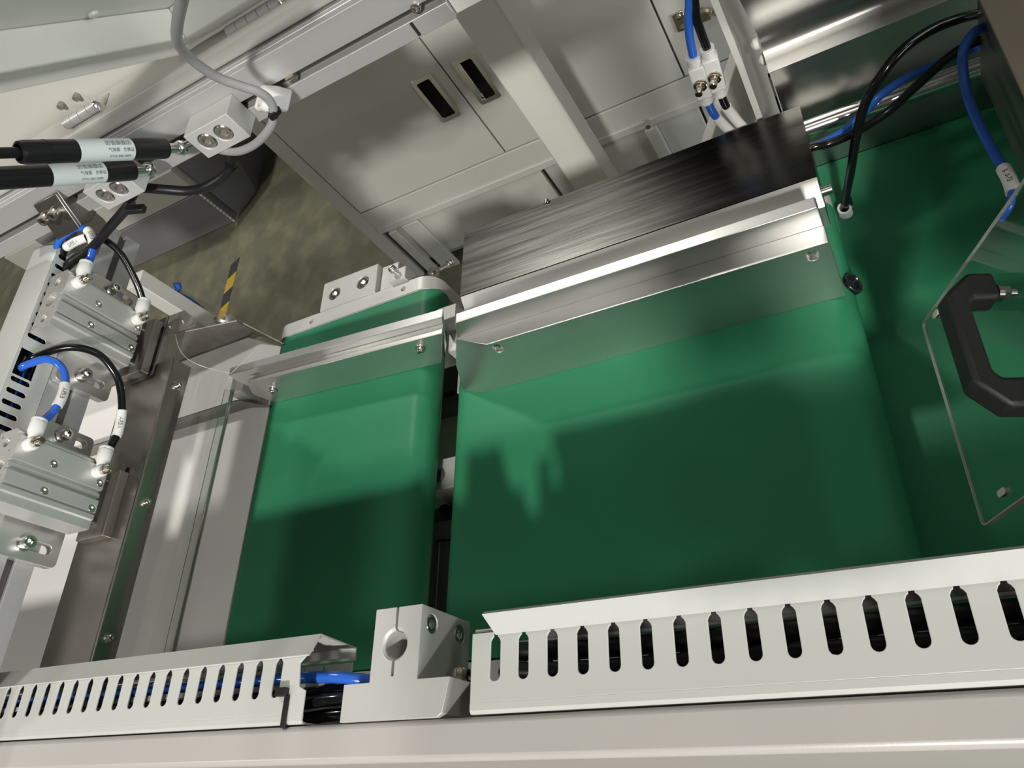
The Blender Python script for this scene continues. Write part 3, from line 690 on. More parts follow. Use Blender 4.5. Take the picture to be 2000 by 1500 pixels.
MB().plate(prof, [], 0.187, 0.2826, 'z').build('body', 'alu_body', cyB, bevel=0.0004, cut=[
    bscrew(0.4975, 0.2424), bscrew(0.4690, 0.2430), bscrew(0.4959, 0.1912), bscrew(0.4680, 0.1917),
    MB().cyl((-0.7735, 0.4845, 0.30), (-0.7735, 0.4845, 0.2746), 0.0092, 32), MB().cyl((-0.7740, 0.4605, 0.30), (-0.7740, 0.4605, 0.2790), 0.0055, 24), MB().cyl((-0.7740, 0.5085, 0.30), (-0.7740, 0.5085, 0.2790), 0.0055, 24)]
    + [MB().cyl((xx, yy, 0.30), (xx, yy, 0.2800), 0.0016, 10) for xx, yy in ((-0.764, 0.4520), (-0.785, 0.4520), (-0.764, 0.4985), (-0.785, 0.4985), (-0.764, 0.4720), (-0.785, 0.4720), (-0.785, 0.5160))])
for yy, zz in ((0.4975, 0.2424), (0.4690, 0.2430), (0.4959, 0.1912), (0.4680, 0.1917)): MB().screw((-0.7575, yy, zz), (1, 0, 0), 0.0036, 0.0022).build('body_screw', 'steel_screw', cyB)
MB().cyl((-0.7735, 0.4845, 0.2752), (-0.7735, 0.4845, 0.2765), 0.0085, 28).build('piston_cap', 'nickel_brass', cyB)
for yy in (0.4605, 0.5085):
    MB().cyl((-0.7740, yy, 0.2792), (-0.7740, yy, 0.2806), 0.0050, 24).build('guide_rod_end', 'steel_screw', cyB)
    MB().cyl((-0.7730, yy, 0.160), (-0.7730, yy, 0.187), 0.0050, 20).build('guide_rod', 'chrome', cyB)
pb = MB().hull([(xx, yy, zz) for zz in (0.1695, 0.1795) for (xx, yy) in ((-0.7880, 0.4415), (-0.7440, 0.4415), (-0.7440, 0.5130), (-0.7880, 0.5130))]).build('end_plate', 'steel_dull', cyB, bevel=0.0006)
MB().box(-0.7560, -0.7460, 0.4440, 0.5110, 0.1790, 0.1815).build('shadow_gap', 'dark_frame', pb)  # dark strip painted in for the shade above the end plate
cyA = dup(cyB, (0.010, -0.1945, -0.0048), 'nearer satin aluminium guided air cylinder at the left, beside the slanted gate', 'guided air cylinders at the left')

# mounting plates
mp = thing('mounting_plate', 'slotted aluminium mounting plate behind the nearer air cylinder', 'mounting plate', (-0.795, 0.29, 0.18), 'cylinder mounting plates')
mo = rrect(0.2180, 0.3640, 0.1800, 0.2440, 0.006)
MB().plate(mo, [stadium(0.2345, 0.2065, 0.0105, 0.036), stadium(0.3530, 0.2050, 0.0105, 0.036)], -0.7990, -0.7900, 'x').build('plate', 'aluminium', mp, bevel=0.0008)
for yy, zz in ((0.2340, 0.2180), (0.3525, 0.2175)):
    MB().cyl((-0.7900, yy, zz), (-0.7884, yy, zz), 0.0080, 24).build('washer', 'steel_screw', mp)
    MB().screw((-0.7884, yy, zz), (1, 0, 0), 0.0066, 0.0115).build('bolt', 'steel_screw', mp)
mp2 = dup(mp, (0, 0.1925, 0.0), 'slotted aluminium mounting plate behind the farther air cylinder', 'cylinder mounting plates')

# speed controller fittings
def fitting(label, y, z, x=XF):
    t = thing('speed_controller', label, 'air fitting', (x, y, z), 'speed controllers on the cylinders')
    MB().lathe((x - 0.001, y, z), (1, 0, 0), [(0.0062, 0), (0.0066, 0.002), (0.0066, 0.010), (0.0058, 0.0115), (0.0050, 0.0118)], 22).build('banjo', 'white_plastic', t)
    MB().lathe((x + 0.0100, y, z), (1, 0.05, 0.0), [(0.0046, 0), (0.0046, 0.0045), (0.0034, 0.0050), (0.0034, 0.0070), (0.0040, 0.0074), (0.0040, 0.0120), (0.0030, 0.0130)], 16).build('adjusting_screw', 'nickel_brass', t)
    MB().lathe((x + 0.0050, y + 0.002, z), (0, 1, 0.0), [(0.0050, 0), (0.0052, 0.006), (0.0072, 0.010), (0.0074, 0.020), (0.0070, 0.0215)], 22).build('elbow', 'white_plastic', t)
    MB().cyl((x + 0.0050, y + 0.0236, z), (x + 0.0050, y + 0.0248, z), 0.0062, 20).build('metal_band', 'chrome', t)
    MB().lathe((x + 0.0050, y + 0.0246, z), (0, 1, 0.0), [(0.0072, 0), (0.0074, 0.0012), (0.0070, 0.0022)], 22).build('collar', 'white_plastic', t)
    return t
fitting('white speed controller with blue tube on the farther cylinder', 0.5061, 0.2722)
fitting('white speed controller with black tube on the farther cylinder', 0.5035, 0.1962)
fitting('white speed controller with blue tube on the nearer cylinder', 0.3110, 0.2672, -0.745)
fitting('white speed controller with black tube on the nearer cylinder', 0.3110, 0.1934, -0.745)

VIEW = Vector((0, 0, 0.62))
def pneu(name, label, m, pts, r=0.0040, sleeves=(), cat='tube', group=None):
    """a tube with printed marker sleeves; sleeves = (i0, i1, text, size, flip)"""
    t = thing(name, label, cat, pts[0], group)
    P = smooth_path(pts, 8)
    MB().tube(P, r, 14, 0).build('tube', m, t)
    for f0, f1, txt, size, flip in sleeves:
        i0 = int(f0 * (len(P) - 1)); i1 = int(f1 * (len(P) - 1)); seg = P[i0:i1 + 1]
        sl = MB().tube(seg, r + 0.0011, 18, 0).build('marker_sleeve', 'sleeve', t)
        if txt:
            L = [0.0]
            for k in range(1, len(seg)): L.append(L[-1] + (seg[k] - seg[k - 1]).length)
            tot = L[-1]
            def on(u, v, seg=seg, L=L, tot=tot, flip=flip):
                if flip: u, v = -u, -v
                s = min(max(u + tot / 2, 0), tot - 1e-6); k = 0
                while k < len(L) - 2 and L[k + 1] < s: k += 1
                f = (s - L[k]) / max(L[k + 1] - L[k], 1e-9); c = seg[k].lerp(seg[k + 1], f)
                d = (seg[min(k + 2, len(seg) - 1)] - seg[max(k - 1, 0)]).normalized()
                q = (VIEW - c); q = (q - d * q.dot(d)).normalized(); sd_ = q.cross(d)
                a = v / (r + 0.0011); rr = r + 0.00125
                return c + (q * math.cos(a) + sd_ * math.sin(a)) * rr
            text_on('print', [(txt, size, 0, 0)], 'ink', sl, on)
    return t
pneu('blue_tube', 'blue tube looping from the left duct end into the farther cylinder', 'blue_tube',
     [(-0.750, 0.5320, 0.2722), (-0.7500, 0.5404, 0.2700), (-0.7510, 0.5591, 0.2719), (-0.7570, 0.5756, 0.2783), (-0.7670, 0.5798, 0.2860), (-0.7830, 0.5749, 0.2890), (-0.7990, 0.5696, 0.2860), (-0.812, 0.560, 0.277), (-0.82, 0.52, 0.266)], 0.0040, [(0.24, 0.42, 'B挡B', 0.0058, True)])
pneu('black_tube', 'black tube arching over the farther cylinder into its lower fitting', 'black_tube',
     [(-0.750, 0.5300, 0.1990), (-0.7470, 0.5440, 0.2140), (-0.7450, 0.5637, 0.2408), (-0.7490, 0.5720, 0.2591), (-0.7570, 0.5730, 0.2720), (-0.7700, 0.5676, 0.2793), (-0.7850, 0.5640, 0.2810), (-0.7970, 0.5640, 0.2780), (-0.815, 0.550, 0.268), (-0.82, 0.52, 0.262)], 0.0040, [(0.50, 0.70, 'B挡A', 0.0058, True)])
pneu('blue_tube', 'blue tube looping from the left duct window into the nearer cylinder', 'blue_tube',
     [(-0.740, 0.3370, 0.2640), (-0.7400, 0.3529, 0.2570), (-0.7410, 0.3737, 0.2540), (-0.7470, 0.3951, 0.2547), (-0.7540, 0.4082, 0.2616), (-0.7660, 0.4134, 0.2698), (-0.7820, 0.4114, 0.2739), (-0.7980, 0.4103, 0.2746), (-0.818, 0.418, 0.264)], 0.0040, [(0.16, 0.32, 'A挡B', 0.0058, True)])
pneu('black_tube', 'black tube arching from the left duct window into the nearer cylinder', 'black_tube',
     [(-0.7400, 0.3390, 0.1900), (-0.7380, 0.3581, 0.1880), (-0.7360, 0.3817, 0.1918), (-0.7360, 0.4041, 0.2004), (-0.7360, 0.4187, 0.2120), (-0.7390, 0.4311, 0.2311), (-0.7460, 0.4328, 0.2480), (-0.7580, 0.4307, 0.2599), (-0.7750, 0.4254, 0.2673), (-0.7970, 0.4223, 0.2699), (-0.815, 0.424, 0.264)], 0.0040, [(0.075, 0.20, 'A挡A', 0.0058, True)])

# ------------------------------------------------------------------ gates, chute and films
GZ = 0.165
ga = thing('stop_gate', 'long bent stainless gate plate with three screws beside the clear film roll', 'gate', (-0.75, 0.28, 0.14))
r_ = 0.0018; pp = [(-0.7900, GZ - 0.001), (-0.7143, GZ - 0.001)]
for i in range(7):
    a_ = math.radians(90 - 15 * i); pp.append((-0.7143 + r_ * math.cos(a_), GZ - 0.001 - r_ + r_ * math.sin(a_)))
pp.append((-0.7125, 0.1405))
MB().plate(sheet(pp, 0.0018), [], 0.02, 0.4560, 'y').build('bent_plate', 'gate_steel', ga, sm=50)
for yy in (0.4260, 0.2863, 0.1485):
    MB().cyl((-0.7116, yy, 0.1520), (-0.7106, yy, 0.1520), 0.0056, 20).build('washer', 'steel_screw', ga)
    MB().screw((-0.7106, yy, 0.1520), (1, 0, 0), 0.0038, 0.0048).build('screw', 'steel_screw', ga)
for yy in (0.2600, 0.3220): MB().plate(stadium(-0.7385, yy, 0.0058, 0.0085), [], GZ, GZ + 0.0006, 'z').build('slot', 'dark_hole', ga)

def film(name, label, path, y0, y1, t=0.0006, skew=0.0):
    th = thing(name, label, 'film', (path[0][0], (y0 + y1) / 2, path[-1][1]))
    P = smooth_path([(a, 0, b) for a, b in path], 6); vs = []; fs = []; ny = 26
    rnd = random.Random(3)
    ph = [rnd.uniform(0, 6.28) for _ in range(4)]
    for j in range(ny + 1):
        y = y0 + (y1 - y0) * j / ny
        for k, q in enumerate(P):
            w = (k / (len(P) - 1))
            dx = 0.0012 * w * (math.sin(y * 37 + ph[0] + w * 3) + 0.6 * math.sin(y * 91 + ph[1] + w * 5))
            vs.append((q.x + dx, y + skew * w * (1 if j > ny / 2 else -0.3), q.z + dx * 0.6))
    n = len(P)
    fs = [(j * n + k, j * n + k + 1, (j + 1) * n + k + 1, (j + 1) * n + k) for j in range(ny) for k in range(n - 1)]
    o = MB().add(vs, fs).build('film', 'clear_film', th, sm=180)
    # clear sheets catch light along their cut edge
    edge = MB().tube([vs[j * n + n - 1] for j in range(ny + 1)], 0.00035, 6, 0).build('cut_edge', 'acrylic_edge', th)
    return th
film('clear_film_roll', 'clear plastic film rolled along the stop gate above the white chute',
     [(-0.7110, 0.1440), (-0.7030, 0.1435), (-0.6920, 0.1380), (-0.6830, 0.1270), (-0.6800, 0.1130), (-0.6840, 0.0990), (-0.6930, 0.0890), (-0.7040, 0.0850), (-0.7100, 0.0900)], 0.03, 0.452, skew=0.0)
gbn = thing('stop_gate', 'small dark stainless gate bracket under the farther cylinder', 'gate', (-0.74, 0.48, 0.14))
MB().plate([(-0.7970, 0.4400), (-0.7480, 0.4400), (-0.7440, 0.4440), (-0.7440, 0.4930), (-0.7390, 0.5250), (-0.7970, 0.5250)], [], GZ - 0.0020, GZ, 'z').build('flange', 'steel_dull', gbn, bevel=0.0004)
MB().box(-0.7440, -0.7425, 0.4440, 0.5250, 0.1400, GZ).build('drop_lip', 'steel_dull', gbn)
for yy in (0.4520, 0.5060): MB().plate(stadium(-0.7485, yy, 0.0058, 0.0085), [], GZ, GZ + 0.0006, 'z').build('slot', 'dark_hole', gbn)
MB().plate([(-0.7430, 0.4953), (-0.7180, 0.4935), (-0.6902, 0.4938), (-0.6863, 0.4990), (-0.7170, 0.5245), (-0.7400, 0.5250)], [], GZ - 0.0018, GZ - 0.0002, 'z').build('tab', 'steel_dull', gbn)
for xx, yy in ((-0.7371, 0.5077), (-0.7133, 0.5063)): MB().lathe((xx, yy, GZ - 0.0002), (0, 0, 1), [(0.0022, 0), (0.0020, 0.001), (0.0008, 0.0016)], 12).build('rivet', 'steel_screw', gbn)
f2 = thing('clear_film_strip', 'clear plastic film strip curling down from the farther gate tab', 'film', (-0.70, 0.49, 0.10))
vs = []; n = 15; ny = 14
for j in range(ny + 1):
    for k in range(n):
        u = j / ny; w = k / (n - 1)
        a0 = Vector((-0.722, 0.4925, 0.1640)).lerp(Vector((-0.6860, 0.4990, 0.1660)), u)
        b0 = Vector((-0.668, 0.4480, 0.1180)).lerp(Vector((-0.640, 0.4760, 0.1130)), u)
        c = a0.lerp(b0, w); bulge = math.sin(math.pi * w) * 0.016 * (1 - 0.5 * u)
        c += Vector((-0.2, -0.3, 0.9)) * bulge + Vector((0, -1, 0)) * 0.010 * math.sin(math.pi * w) * (1 - u)
        vs.append(tuple(c))
fs = [(j * n + k, j * n + k + 1, (j + 1) * n + k + 1, (j + 1) * n + k) for j in range(ny) for k in range(n - 1)]
o = MB().add(vs, fs).build('film', 'clear_film', f2, sm=180)
MB().tube([vs[j * n + n - 1] for j in range(ny + 1)], 0.0003, 6, 0).tube([vs[k] for k in range(n)], 0.0003, 6, 0).build('cut_edge', 'acrylic_edge', f2)

ch = thing('chute', 'white plastic chute floor with stainless side walls left of the short belt', 'chute', (-0.95, 0.38, -0.06))
MB().hull([(a_, b_, c_) for c_ in (-0.0045, -0.002) for (a_, b_) in ((-1.45, -0.05), (-0.7345, -0.05), (-0.7345, 0.5720), (-0.8074, 0.6100), (-1.45, 0.6100))]).build('floor_plate', 'chute_plastic', ch)
vs = []
def wall(pts, t, m, nm):
    """upright wall through (x, y, z_bottom, z_top) points"""
    mb = MB()
    for i in range(len(pts) - 1):
        a, b = pts[i], pts[i + 1]; d = Vector((b[0] - a[0], b[1] - a[1], 0)).normalized(); n_ = Vector((-d.y, d.x, 0)) * t
        vv = [Vector((a[0], a[1], a[2])), Vector((b[0], b[1], b[2])), Vector((b[0], b[1], b[3])), Vector((a[0], a[1], a[3]))]
        mb.add(vv + [q + n_ for q in vv], [(0, 1, 2, 3), (7, 6, 5, 4), (0, 4, 5, 1), (1, 5, 6, 2), (2, 6, 7, 3), (3, 7, 4, 0)])
    return mb.build(nm, m, ch)
wall([(-1.30, 0.6120, -0.01, 0.075), (-0.9207, 0.6120, -0.01, 0.0576), (-0.8258, 0.6120, -0.01, 0.0404), (-0.7930, 0.6120, -0.01, 0.0345), (-0.7860, 0.6090, -0.01, 0.0290), (-0.7270, 0.5720, -0.01, 0.001)], 0.0018, 'steel_dull', 'far_wall')
wall([(-1.30, 0.4850, -0.002, 0.0216), (-0.7760, 0.4850, -0.002, 0.0212), (-0.7660, 0.4840, -0.002, 0.0200), (-0.7300, 0.4755, -0.002, 0.0010)], 0.0016, 'steel_dark', 'lane_divider')
lb = thing('lane_block', 'white plastic block at the lane divider beside the short guide rail', 'block', (-0.76, 0.495, 0.0))
MB().hull([(xx, yy, zz) for zz in (-0.002, 0.034) for (xx, yy) in ((-0.775, 0.4885), (-0.752, 0.4885), (-0.742, 0.5180), (-0.775, 0.5180))]).build('block', 'chute_plastic', lb, bevel=0.002)
# white bar and bagged part beyond the chute
wb = thing('white_bar', 'white square upright behind the farther cylinder fitting', 'post', (-1.038, 0.76, FZ))
MB().box(-1.0535, -1.0230, 0.7440, 0.7740, FZ, 0.060).build('tube', 'white_paint', wb, bevel=0.0015)
bg = thing('plastic_bag', 'clear plastic bag with a blue hose hanging beyond the chute', 'bag', (-1.03, 0.79, -0.1))
U = smooth_path([(-1.0994, 0.8128, 0.0), (-1.0710, 0.8177, -0.05), (-1.0247, 0.7928, -0.10), (-0.9609, 0.7483, -0.10)], 5)
Lw = smooth_path([(-1.0300, 0.7760, 0.010), (-1.0250, 0.7700, -0.03), (-1.0280, 0.7660, -0.09), (-0.9900, 0.7400, -0.13)], 5)
vs = []; n = len(U); ny = 10; rb_ = random.Random(11)
for j in range(ny + 1):
    w = j / ny
    for k in range(n):
        q = U[k].lerp(Lw[k], w) + Vector((0.004, -0.012, 0.006)) * math.sin(math.pi * w) + Vector((rb_.uniform(-1, 1), rb_.uniform(-1, 1), rb_.uniform(-1, 1))) * 0.0016
        vs.append(tuple(q))
fs = [(j * n + k, j * n + k + 1, (j + 1) * n + k + 1, (j + 1) * n + k) for j in range(ny) for k in range(n - 1)]
o = MB().add(vs, fs).build('film', 'bag_film', bg, sm=180)
MB().tube([(-1.0260, 0.7900, -0.005), (-1.0300, 0.7850, -0.012), (-1.0379, 0.7776, -0.010), (-1.0458, 0.7833, -0.0200), (-1.0439, 0.7868, -0.0500), (-1.0546, 0.7894, -0.0900), (-1.0683, 0.7881, -0.1200), (-1.08, 0.787, -0.15)], 0.0060, 12).build('hose', 'blue_wrap', bg)
MB().tube([(-1.1050, 0.8050, 0.004), (-1.0850, 0.7960, 0.004), (-1.0600, 0.7860, -0.004)], 0.011, 10).build('wrapped_end', 'blue_wrap', bg)
# ------------------------------------------------------------------ rear frame profile with slot
rp_ = thing('rear_profile', 'grey slotted aluminium profile running diagonally across the upper left', 'frame profile', (-0.6, 0.55, 0.3245))
YR = 0.53
MB().plate([(YR, 0.3245), (YR, 0.3395), (YR + 0.010, 0.3395), (YR + 0.010, 0.3475), (YR, 0.3475), (YR, 0.3715), (YR + 0.006, 0.3725), (YR + 0.006, 0.3755), (YR + 0.045, 0.3755), (YR + 0.045, 0.3245)], [], -1.5, -0.2260, 'x').build('profile', 'alu_profile', rp_, bevel=0.0006)
MB().box(-1.5, -0.2265, YR + 0.0095, YR + 0.0105, 0.3397, 0.3473).build('slot_floor', 'dark_frame', rp_)
MB().box(-0.2600, -0.2575, YR - 0.0006, YR + 0.002, 0.3262, 0.3385).build('end_slot', 'dark_hole', rp_)
ep = thing('rear_end_panel', 'pale end panel closing the rear profile at the top edge', 'panel', (-0.2, 0.56, 0.32))
MB().box(-0.2255, -0.08, YR + 0.004, YR + 0.020, 0.325, 0.385).build('sheet', 'white_paint', ep, bevel=0.0008)
wbm = thing('hinge_beam', 'cream painted beam carrying the lid hinges above the rear profile', 'beam', (-0.6, 0.56, 0.376))
MB().box(-1.5, -0.08, YR + 0.008, YR + 0.050, 0.3760, 0.3930).build('beam', 'cream_paint', wbm, bevel=0.004, seg=3)
sbt = thing('slot_bolt', 'small bright bolt in the slot of the rear profile near the top edge', 'bolt', (-0.245, 0.53, 0.345))
MB().screw((-0.2480, YR + 0.004, 0.3470), (0, -1, 0), 0.0042, 0.006).cyl((-0.2480, YR + 0.010, 0.3470), (-0.2480, YR + 0.004, 0.3470), 0.0024, 12).build('bolt', 'steel_screw', sbt)

def hinge(label, x0, L, n, y, z):
    t = thing('hinge', label, 'hinge', (x0 + L / 2, y, z), 'lid hinges')
    w = L / n
    for i in range(n): MB().cyl((x0 + i * w + 0.0003, y, z), (x0 + (i + 1) * w - 0.0003, y, z), 0.0050, 18).build('knuckle', 'alu_profile', t)
    MB().lathe((x0 + L, y, z), (1, 0, 0), [(0.0062, 0), (0.0062, 0.0012), (0.0040, 0.0030), (0.0010, 0.0036)], 18).build('pin_head', 'chrome', t)
    MB().box(x0, x0 + L, y, y + 0.020, z - 0.0052, z - 0.0042).build('leaf', 'alu_profile', t)
    return t
hinge('short hinge barrel with bright pin head near the gas springs', -0.6040, 0.046, 4, 0.5480, 0.3985)
hinge('long hinge barrel at the top edge of the picture', -0.4010, 0.058, 5, 0.5480, 0.3925)

# ------------------------------------------------------------------ gas springs and their blocks
def spring_block(label, x0, x1):
    t = thing('spring_block', label, 'mounting block', ((x0 + x1) / 2, 0.518, 0.331), 'gas spring blocks')
    scr = [(x0 + 0.0145, 0.3446), (x0 + 0.0340, 0.3446)]
    MB().box(x0, x1, 0.505, 0.5298, 0.3305, 0.3582).build('block', 'alu_matte', t, bevel=0.0006, cut=[MB().cyl((a, 0.49, b), (a, 0.5105, b), 0.0083, 28) for a, b in scr])
    for a, b in scr: MB().screw((a, 0.5105, b), (0, -1, 0), 0.0074, 0.0052).build('bolt', 'steel_screw', t)
    return t
spring_block('aluminium block with two socket screws holding the upper gas spring', -0.4815, -0.4300)
spring_block('aluminium block with two socket screws holding the lower gas spring', -0.6190, -0.5660)

def gas_spring(label, pr, pl, rlab, TL=0.102):
    t = thing('gas_spring', label, 'gas spring', pr, 'gas springs')
    A = Vector(pr); B = Vector(pl); d = (B - A).normalized()
    r = 0.0088
    MB().lathe(A, d, [(0.0070, 0), (0.0086, 0.0012), (r, 0.003), (r, TL), (0.0080, TL + 0.0035), (0.0062, TL + 0.0045), (0.0062, TL - 0.002)], 32).build('tube', 'black_paint', t)
    MB().ring(A + d * (TL - 0.016), d, r - 0.0002, r + 0.00022, 0.0008, 32).build('crimp_line', 'black_rubber', t)
    MB().cyl(A + d * (TL - 0.002), A + d * 0.36, 0.0040, 18).build('rod', 'black_paint', t)
    fe = MB().cyl(A - d * 0.011, A, 0.0042, 18).build('neck', 'chrome', t)
    q = (VIEW - (A + d * 0.04)); q = (q - d * q.dot(d)).normalized(); sd_ = q.cross(d)
    def on(u, v):
        a = v / r; c = A + d * (rlab - u); rr = r + 0.0004
        return c + (q * math.cos(a) - sd_ * math.sin(a)) * rr * 1.0
    L, Hh = 0.0470, 0.0235
    nu, nv = 2, 20; vs = []; fs = []
    for i in range(nu):
        for k in range(nv + 1):
            u = -L / 2 - 0.0062 + L * i / (nu - 1); v = -Hh / 2 + Hh * k / nv
            a = v / r; c = A + d * (rlab - u); vs.append(c + (q * math.cos(a) - sd_ * math.sin(a)) * (r + 0.0002))
    fs = [(i * (nv + 1) + k, i * (nv + 1) + k + 1, (i + 1) * (nv + 1) + k + 1, (i + 1) * (nv + 1) + k) for i in range(nu - 1) for k in range(nv)]
    lb_ = MB().add(vs, fs).build('label', 'label_paper', t, sm=180)
    text_on('print', [('厉普旗舰店', 0.0046, 0.0036, 0.0052), ('气弹簧   合格证', 0.0034, 0.0046, -0.0002), ('S/YQ-300-100N', 0.0029, 0.0036, -0.0050)], 'ink_grey', lb_, on)
    return t, A, d
GS1, A1, D1 = gas_spring('upper black gas spring with paper label, ball joint at the right block', (-0.4985, 0.4985, 0.3605), (-0.5130, 0.4140, 0.4543), 0.0530, 0.121)
GS2, A2, D2 = gas_spring('lower black gas spring with paper label, partly hidden by the upper one', (-0.5455, 0.4985, 0.3570), (-0.5615, 0.4140, 0.4508), 0.0480, 0.150)
for (par, A, d, bx, dx) in ((GS1, A1, D1, -0.4815, -1), (GS2, A2, D2, -0.5660, 1)):
    c = A - d * 0.0155
    bl = MB()
    n = 12
    bl.lathe(c - Vector((0, 0, 0.0065)), (0, 0, 1), [(0.0010, 0.0), (0.0040, 0.0012), (0.0060, 0.0038), (0.0066, 0.0065), (0.0060, 0.0092), (0.0040, 0.0118), (0.0010, 0.0130)], 20)
    bl.build('ball_socket', 'chrome', par)
    MB().cyl((bx + dx * 0.0002, 0.5125, 0.3470), tuple(c), 0.0034, 14).build('ball_stud', 'chrome', par)

# stainless bracket joining the rear profile and the side profile
bk2 = thing('corner_bracket', 'stainless corner bracket with two socket bolts below the gas springs', 'bracket', (-0.688, 0.515, 0.305))
MB().hull([(xx, yy + o_, zz) for xx in (-0.7060, -0.6700) for o_ in (0, 0.0025) for (yy, zz) in ((0.5265, 0.3590), (0.5065, 0.3265))]).build('bolted_plate', 'steel_dark', bk2, bevel=0.0006)
MB().plate([(0.5290, 0.3600), (0.5095, 0.3275), (0.5200, 0.3200), (0.5345, 0.3180), (0.5350, 0.3600)], [], -0.6700, -0.6680, 'x').build('cheek', 'steel_dark', bk2, bevel=0.0005)
MB().plate([(0.5936, 0.2799), (0.6232, 0.2747), (0.6209, 0.2578), (0.6188, 0.2533), (0.5961, 0.2500), (0.5716, 0.2500), (0.5621, 0.2751)], [], -0.7815, -0.7795, 'x').build('lower_cheek', 'steel_dark', bk2)
for xx in (-0.7015, -0.6860):
    MB().screw((xx + 0.003, 0.5200, 0.3470), (0.0, -0.85, 0.15), 0.0052, 0.0105).build('bolt', 'steel_screw', bk2)
ptb = thing('side_post', 'aluminium post carrying the side profile below the corner bracket', 'post', (-0.80, 0.60, 0.0))
MB().box(-0.8400, -0.8000, 0.5850, 0.6350, 0.2442, 0.3240).build('post', 'alu_profile', ptb, bevel=0.0008)

# ------------------------------------------------------------------ open lid, seen from below
LV = Vector((0, -0.8387, 0.5446)); LN = Vector((0, 0.5446, 0.8387)); LP = Vector((0, 0.56, 0.395))
def lq(x, s, w): q = LP + LV * s + LN * w; return (x, q.y, q.z)
lid = thing('machine_lid', 'white sheet steel lid raised open over the machine, top left corner', 'lid', (0.0, 0.56, 0.395))
def lbox(name, x0, x1, s0, s1, w0, w1, m='cream_paint_lit', bevel=0.001):
    vs = [lq(x, s, w) for w in (w0, w1) for s in (s0, s1) for x in (x0, x1)]
    return MB().add(vs, [(0, 2, 3, 1), (4, 5, 7, 6), (0, 1, 5, 4), (2, 6, 7, 3), (0, 4, 6, 2), (1, 3, 7, 5)]).build(name, m, lid, bevel=bevel)
LL = 0.58
lbox('top_sheet', -0.463, 0.45, 0.0, LL, 0.0235, 0.0250)
lbox('side_wall', -0.4265, -0.4245, 0.0, LL, 0.0, 0.0234)
lbox('side_lip', -0.4445, -0.4265, 0.0, LL, 0.0, 0.0016)
lbox('outer_wall', -0.4630, -0.4612, 0.0, LL, -0.002, 0.0234)
lbox('hinge_wall', -0.4240, 0.45, 0.030, 0.0316, -0.001, 0.0234)
lbox('hinge_lip', -0.4240, 0.45, 0.004, 0.030, -0.001, 0.0004)
for s_ in (0.12, 0.235):
    MB().lathe(lq(-0.415, s_, 0.0233), -LN, [(0.004, 0), (0.0036, 0.0020), (0.0015, 0.0030)], 14).build('weld_stud', 'cream_paint_lit', lid)
# fixed rear panel left of the lid
fp = thing('rear_top_panel', 'white fixed panel with two threaded studs left of the open lid', 'panel', (-0.9, 0.60, 0.39))
MB().box(-1.6, -0.470, 0.5850, 0.5870, 0.388, 0.62).build('sheet', 'cream_paint', fp)
for xx, zz in ((-0.6250, 0.4010), (-0.6030, 0.4000)):
    MB().cyl((xx, 0.585, zz), (xx, 0.5790, zz), 0.0030, 14).build('stud', 'steel_dull', fp)
# ------------------------------------------------------------------ cable with clip, black hoses
gcab = thing('grey_cable', 'grey sensor cable hanging from above, looping at a white clip', 'cable', (-0.40, 0.49, 0.44))
MB().tube([(-0.2879, 0.3900, 0.4883), (-0.2998, 0.4000, 0.4816), (-0.3287, 0.4200, 0.4663), (-0.3558, 0.4400, 0.4500), (-0.3714, 0.4550, 0.4348), (-0.3792, 0.4650, 0.4198), (-0.3833, 0.4750, 0.4005), (-0.3797, 0.4820, 0.3833), (-0.3752, 0.4860, 0.3711), (-0.3757, 0.4890, 0.3593), (-0.3835, 0.490, 0.3470), (-0.3975, 0.491, 0.3375), (-0.4220, 0.495, 0.3290), (-0.4440, 0.500, 0.3260), (-0.4600, 0.506, 0.3270), (-0.478, 0.515, 0.331)], 0.0036, 12).build('cable', 'grey_cable', gcab)
MB().ring((-0.3800, 0.490, 0.3500), (-0.35, 0, -1.0), 0.0033, 0.0048, 0.003, 16).box(-0.3850, -0.3785, 0.4840, 0.4885, 0.3460, 0.3510).build('tie', 'black_rubber', gcab)
clp = thing('cable_clip', 'white plastic cable clip screwed into the slot of the rear profile', 'clip', (-0.388, 0.515, 0.343))
MB().plate([(-0.4060, 0.3510), (-0.4000, 0.3535), (-0.3890, 0.3460), (-0.3815, 0.3370), (-0.3840, 0.3340), (-0.3900, 0.3370), (-0.3970, 0.3405), (-0.4045, 0.3460)], [], 0.505, 0.5295, 'y').build('base', 'white_plastic', clp, bevel=0.002)
MB().ring((-0.3845, 0.490, 0.3610), (0.3, 0.2, -1), 0.0037, 0.0052, 0.006, 18).build('saddle', 'white_plastic', clp)
MB().cyl((-0.3790, 0.5295, 0.3455), (-0.3700, 0.5295, 0.3455), 0.0030, 14).build('screw', 'nickel_brass', clp)

hs = thing('black_hose', 'ribbed black hose drooping between the two spring blocks', 'hose', (-0.52, 0.52, 0.31))
hp = smooth_path([(-0.4600, 0.5240, 0.3290), (-0.4720, 0.5240, 0.3190), (-0.4850, 0.524, 0.3050), (-0.5050, 0.524, 0.2970), (-0.5300, 0.524, 0.2955), (-0.5500, 0.524, 0.3000), (-0.5680, 0.524, 0.3120), (-0.590, 0.526, 0.325)], 8)
MB().tube(hp, 0.0048, 12, 0).build('hose', 'black_rubber', hs)
MB().ring(hp[17], hp[18] - hp[16], 0.0040, 0.0058, 0.004, 14).obox(hp[17] + Vector((0, -0.006, 0.002)), (1, 0, 0), (0, 1, 0), (0, 0, 1), 0.003, 0.003, 0.002).build('tie', 'black_rubber', hs)
hs2 = thing('black_hose', 'black hose running down from the lower spring block to the left duct', 'hose', (-0.66, 0.52, 0.30))
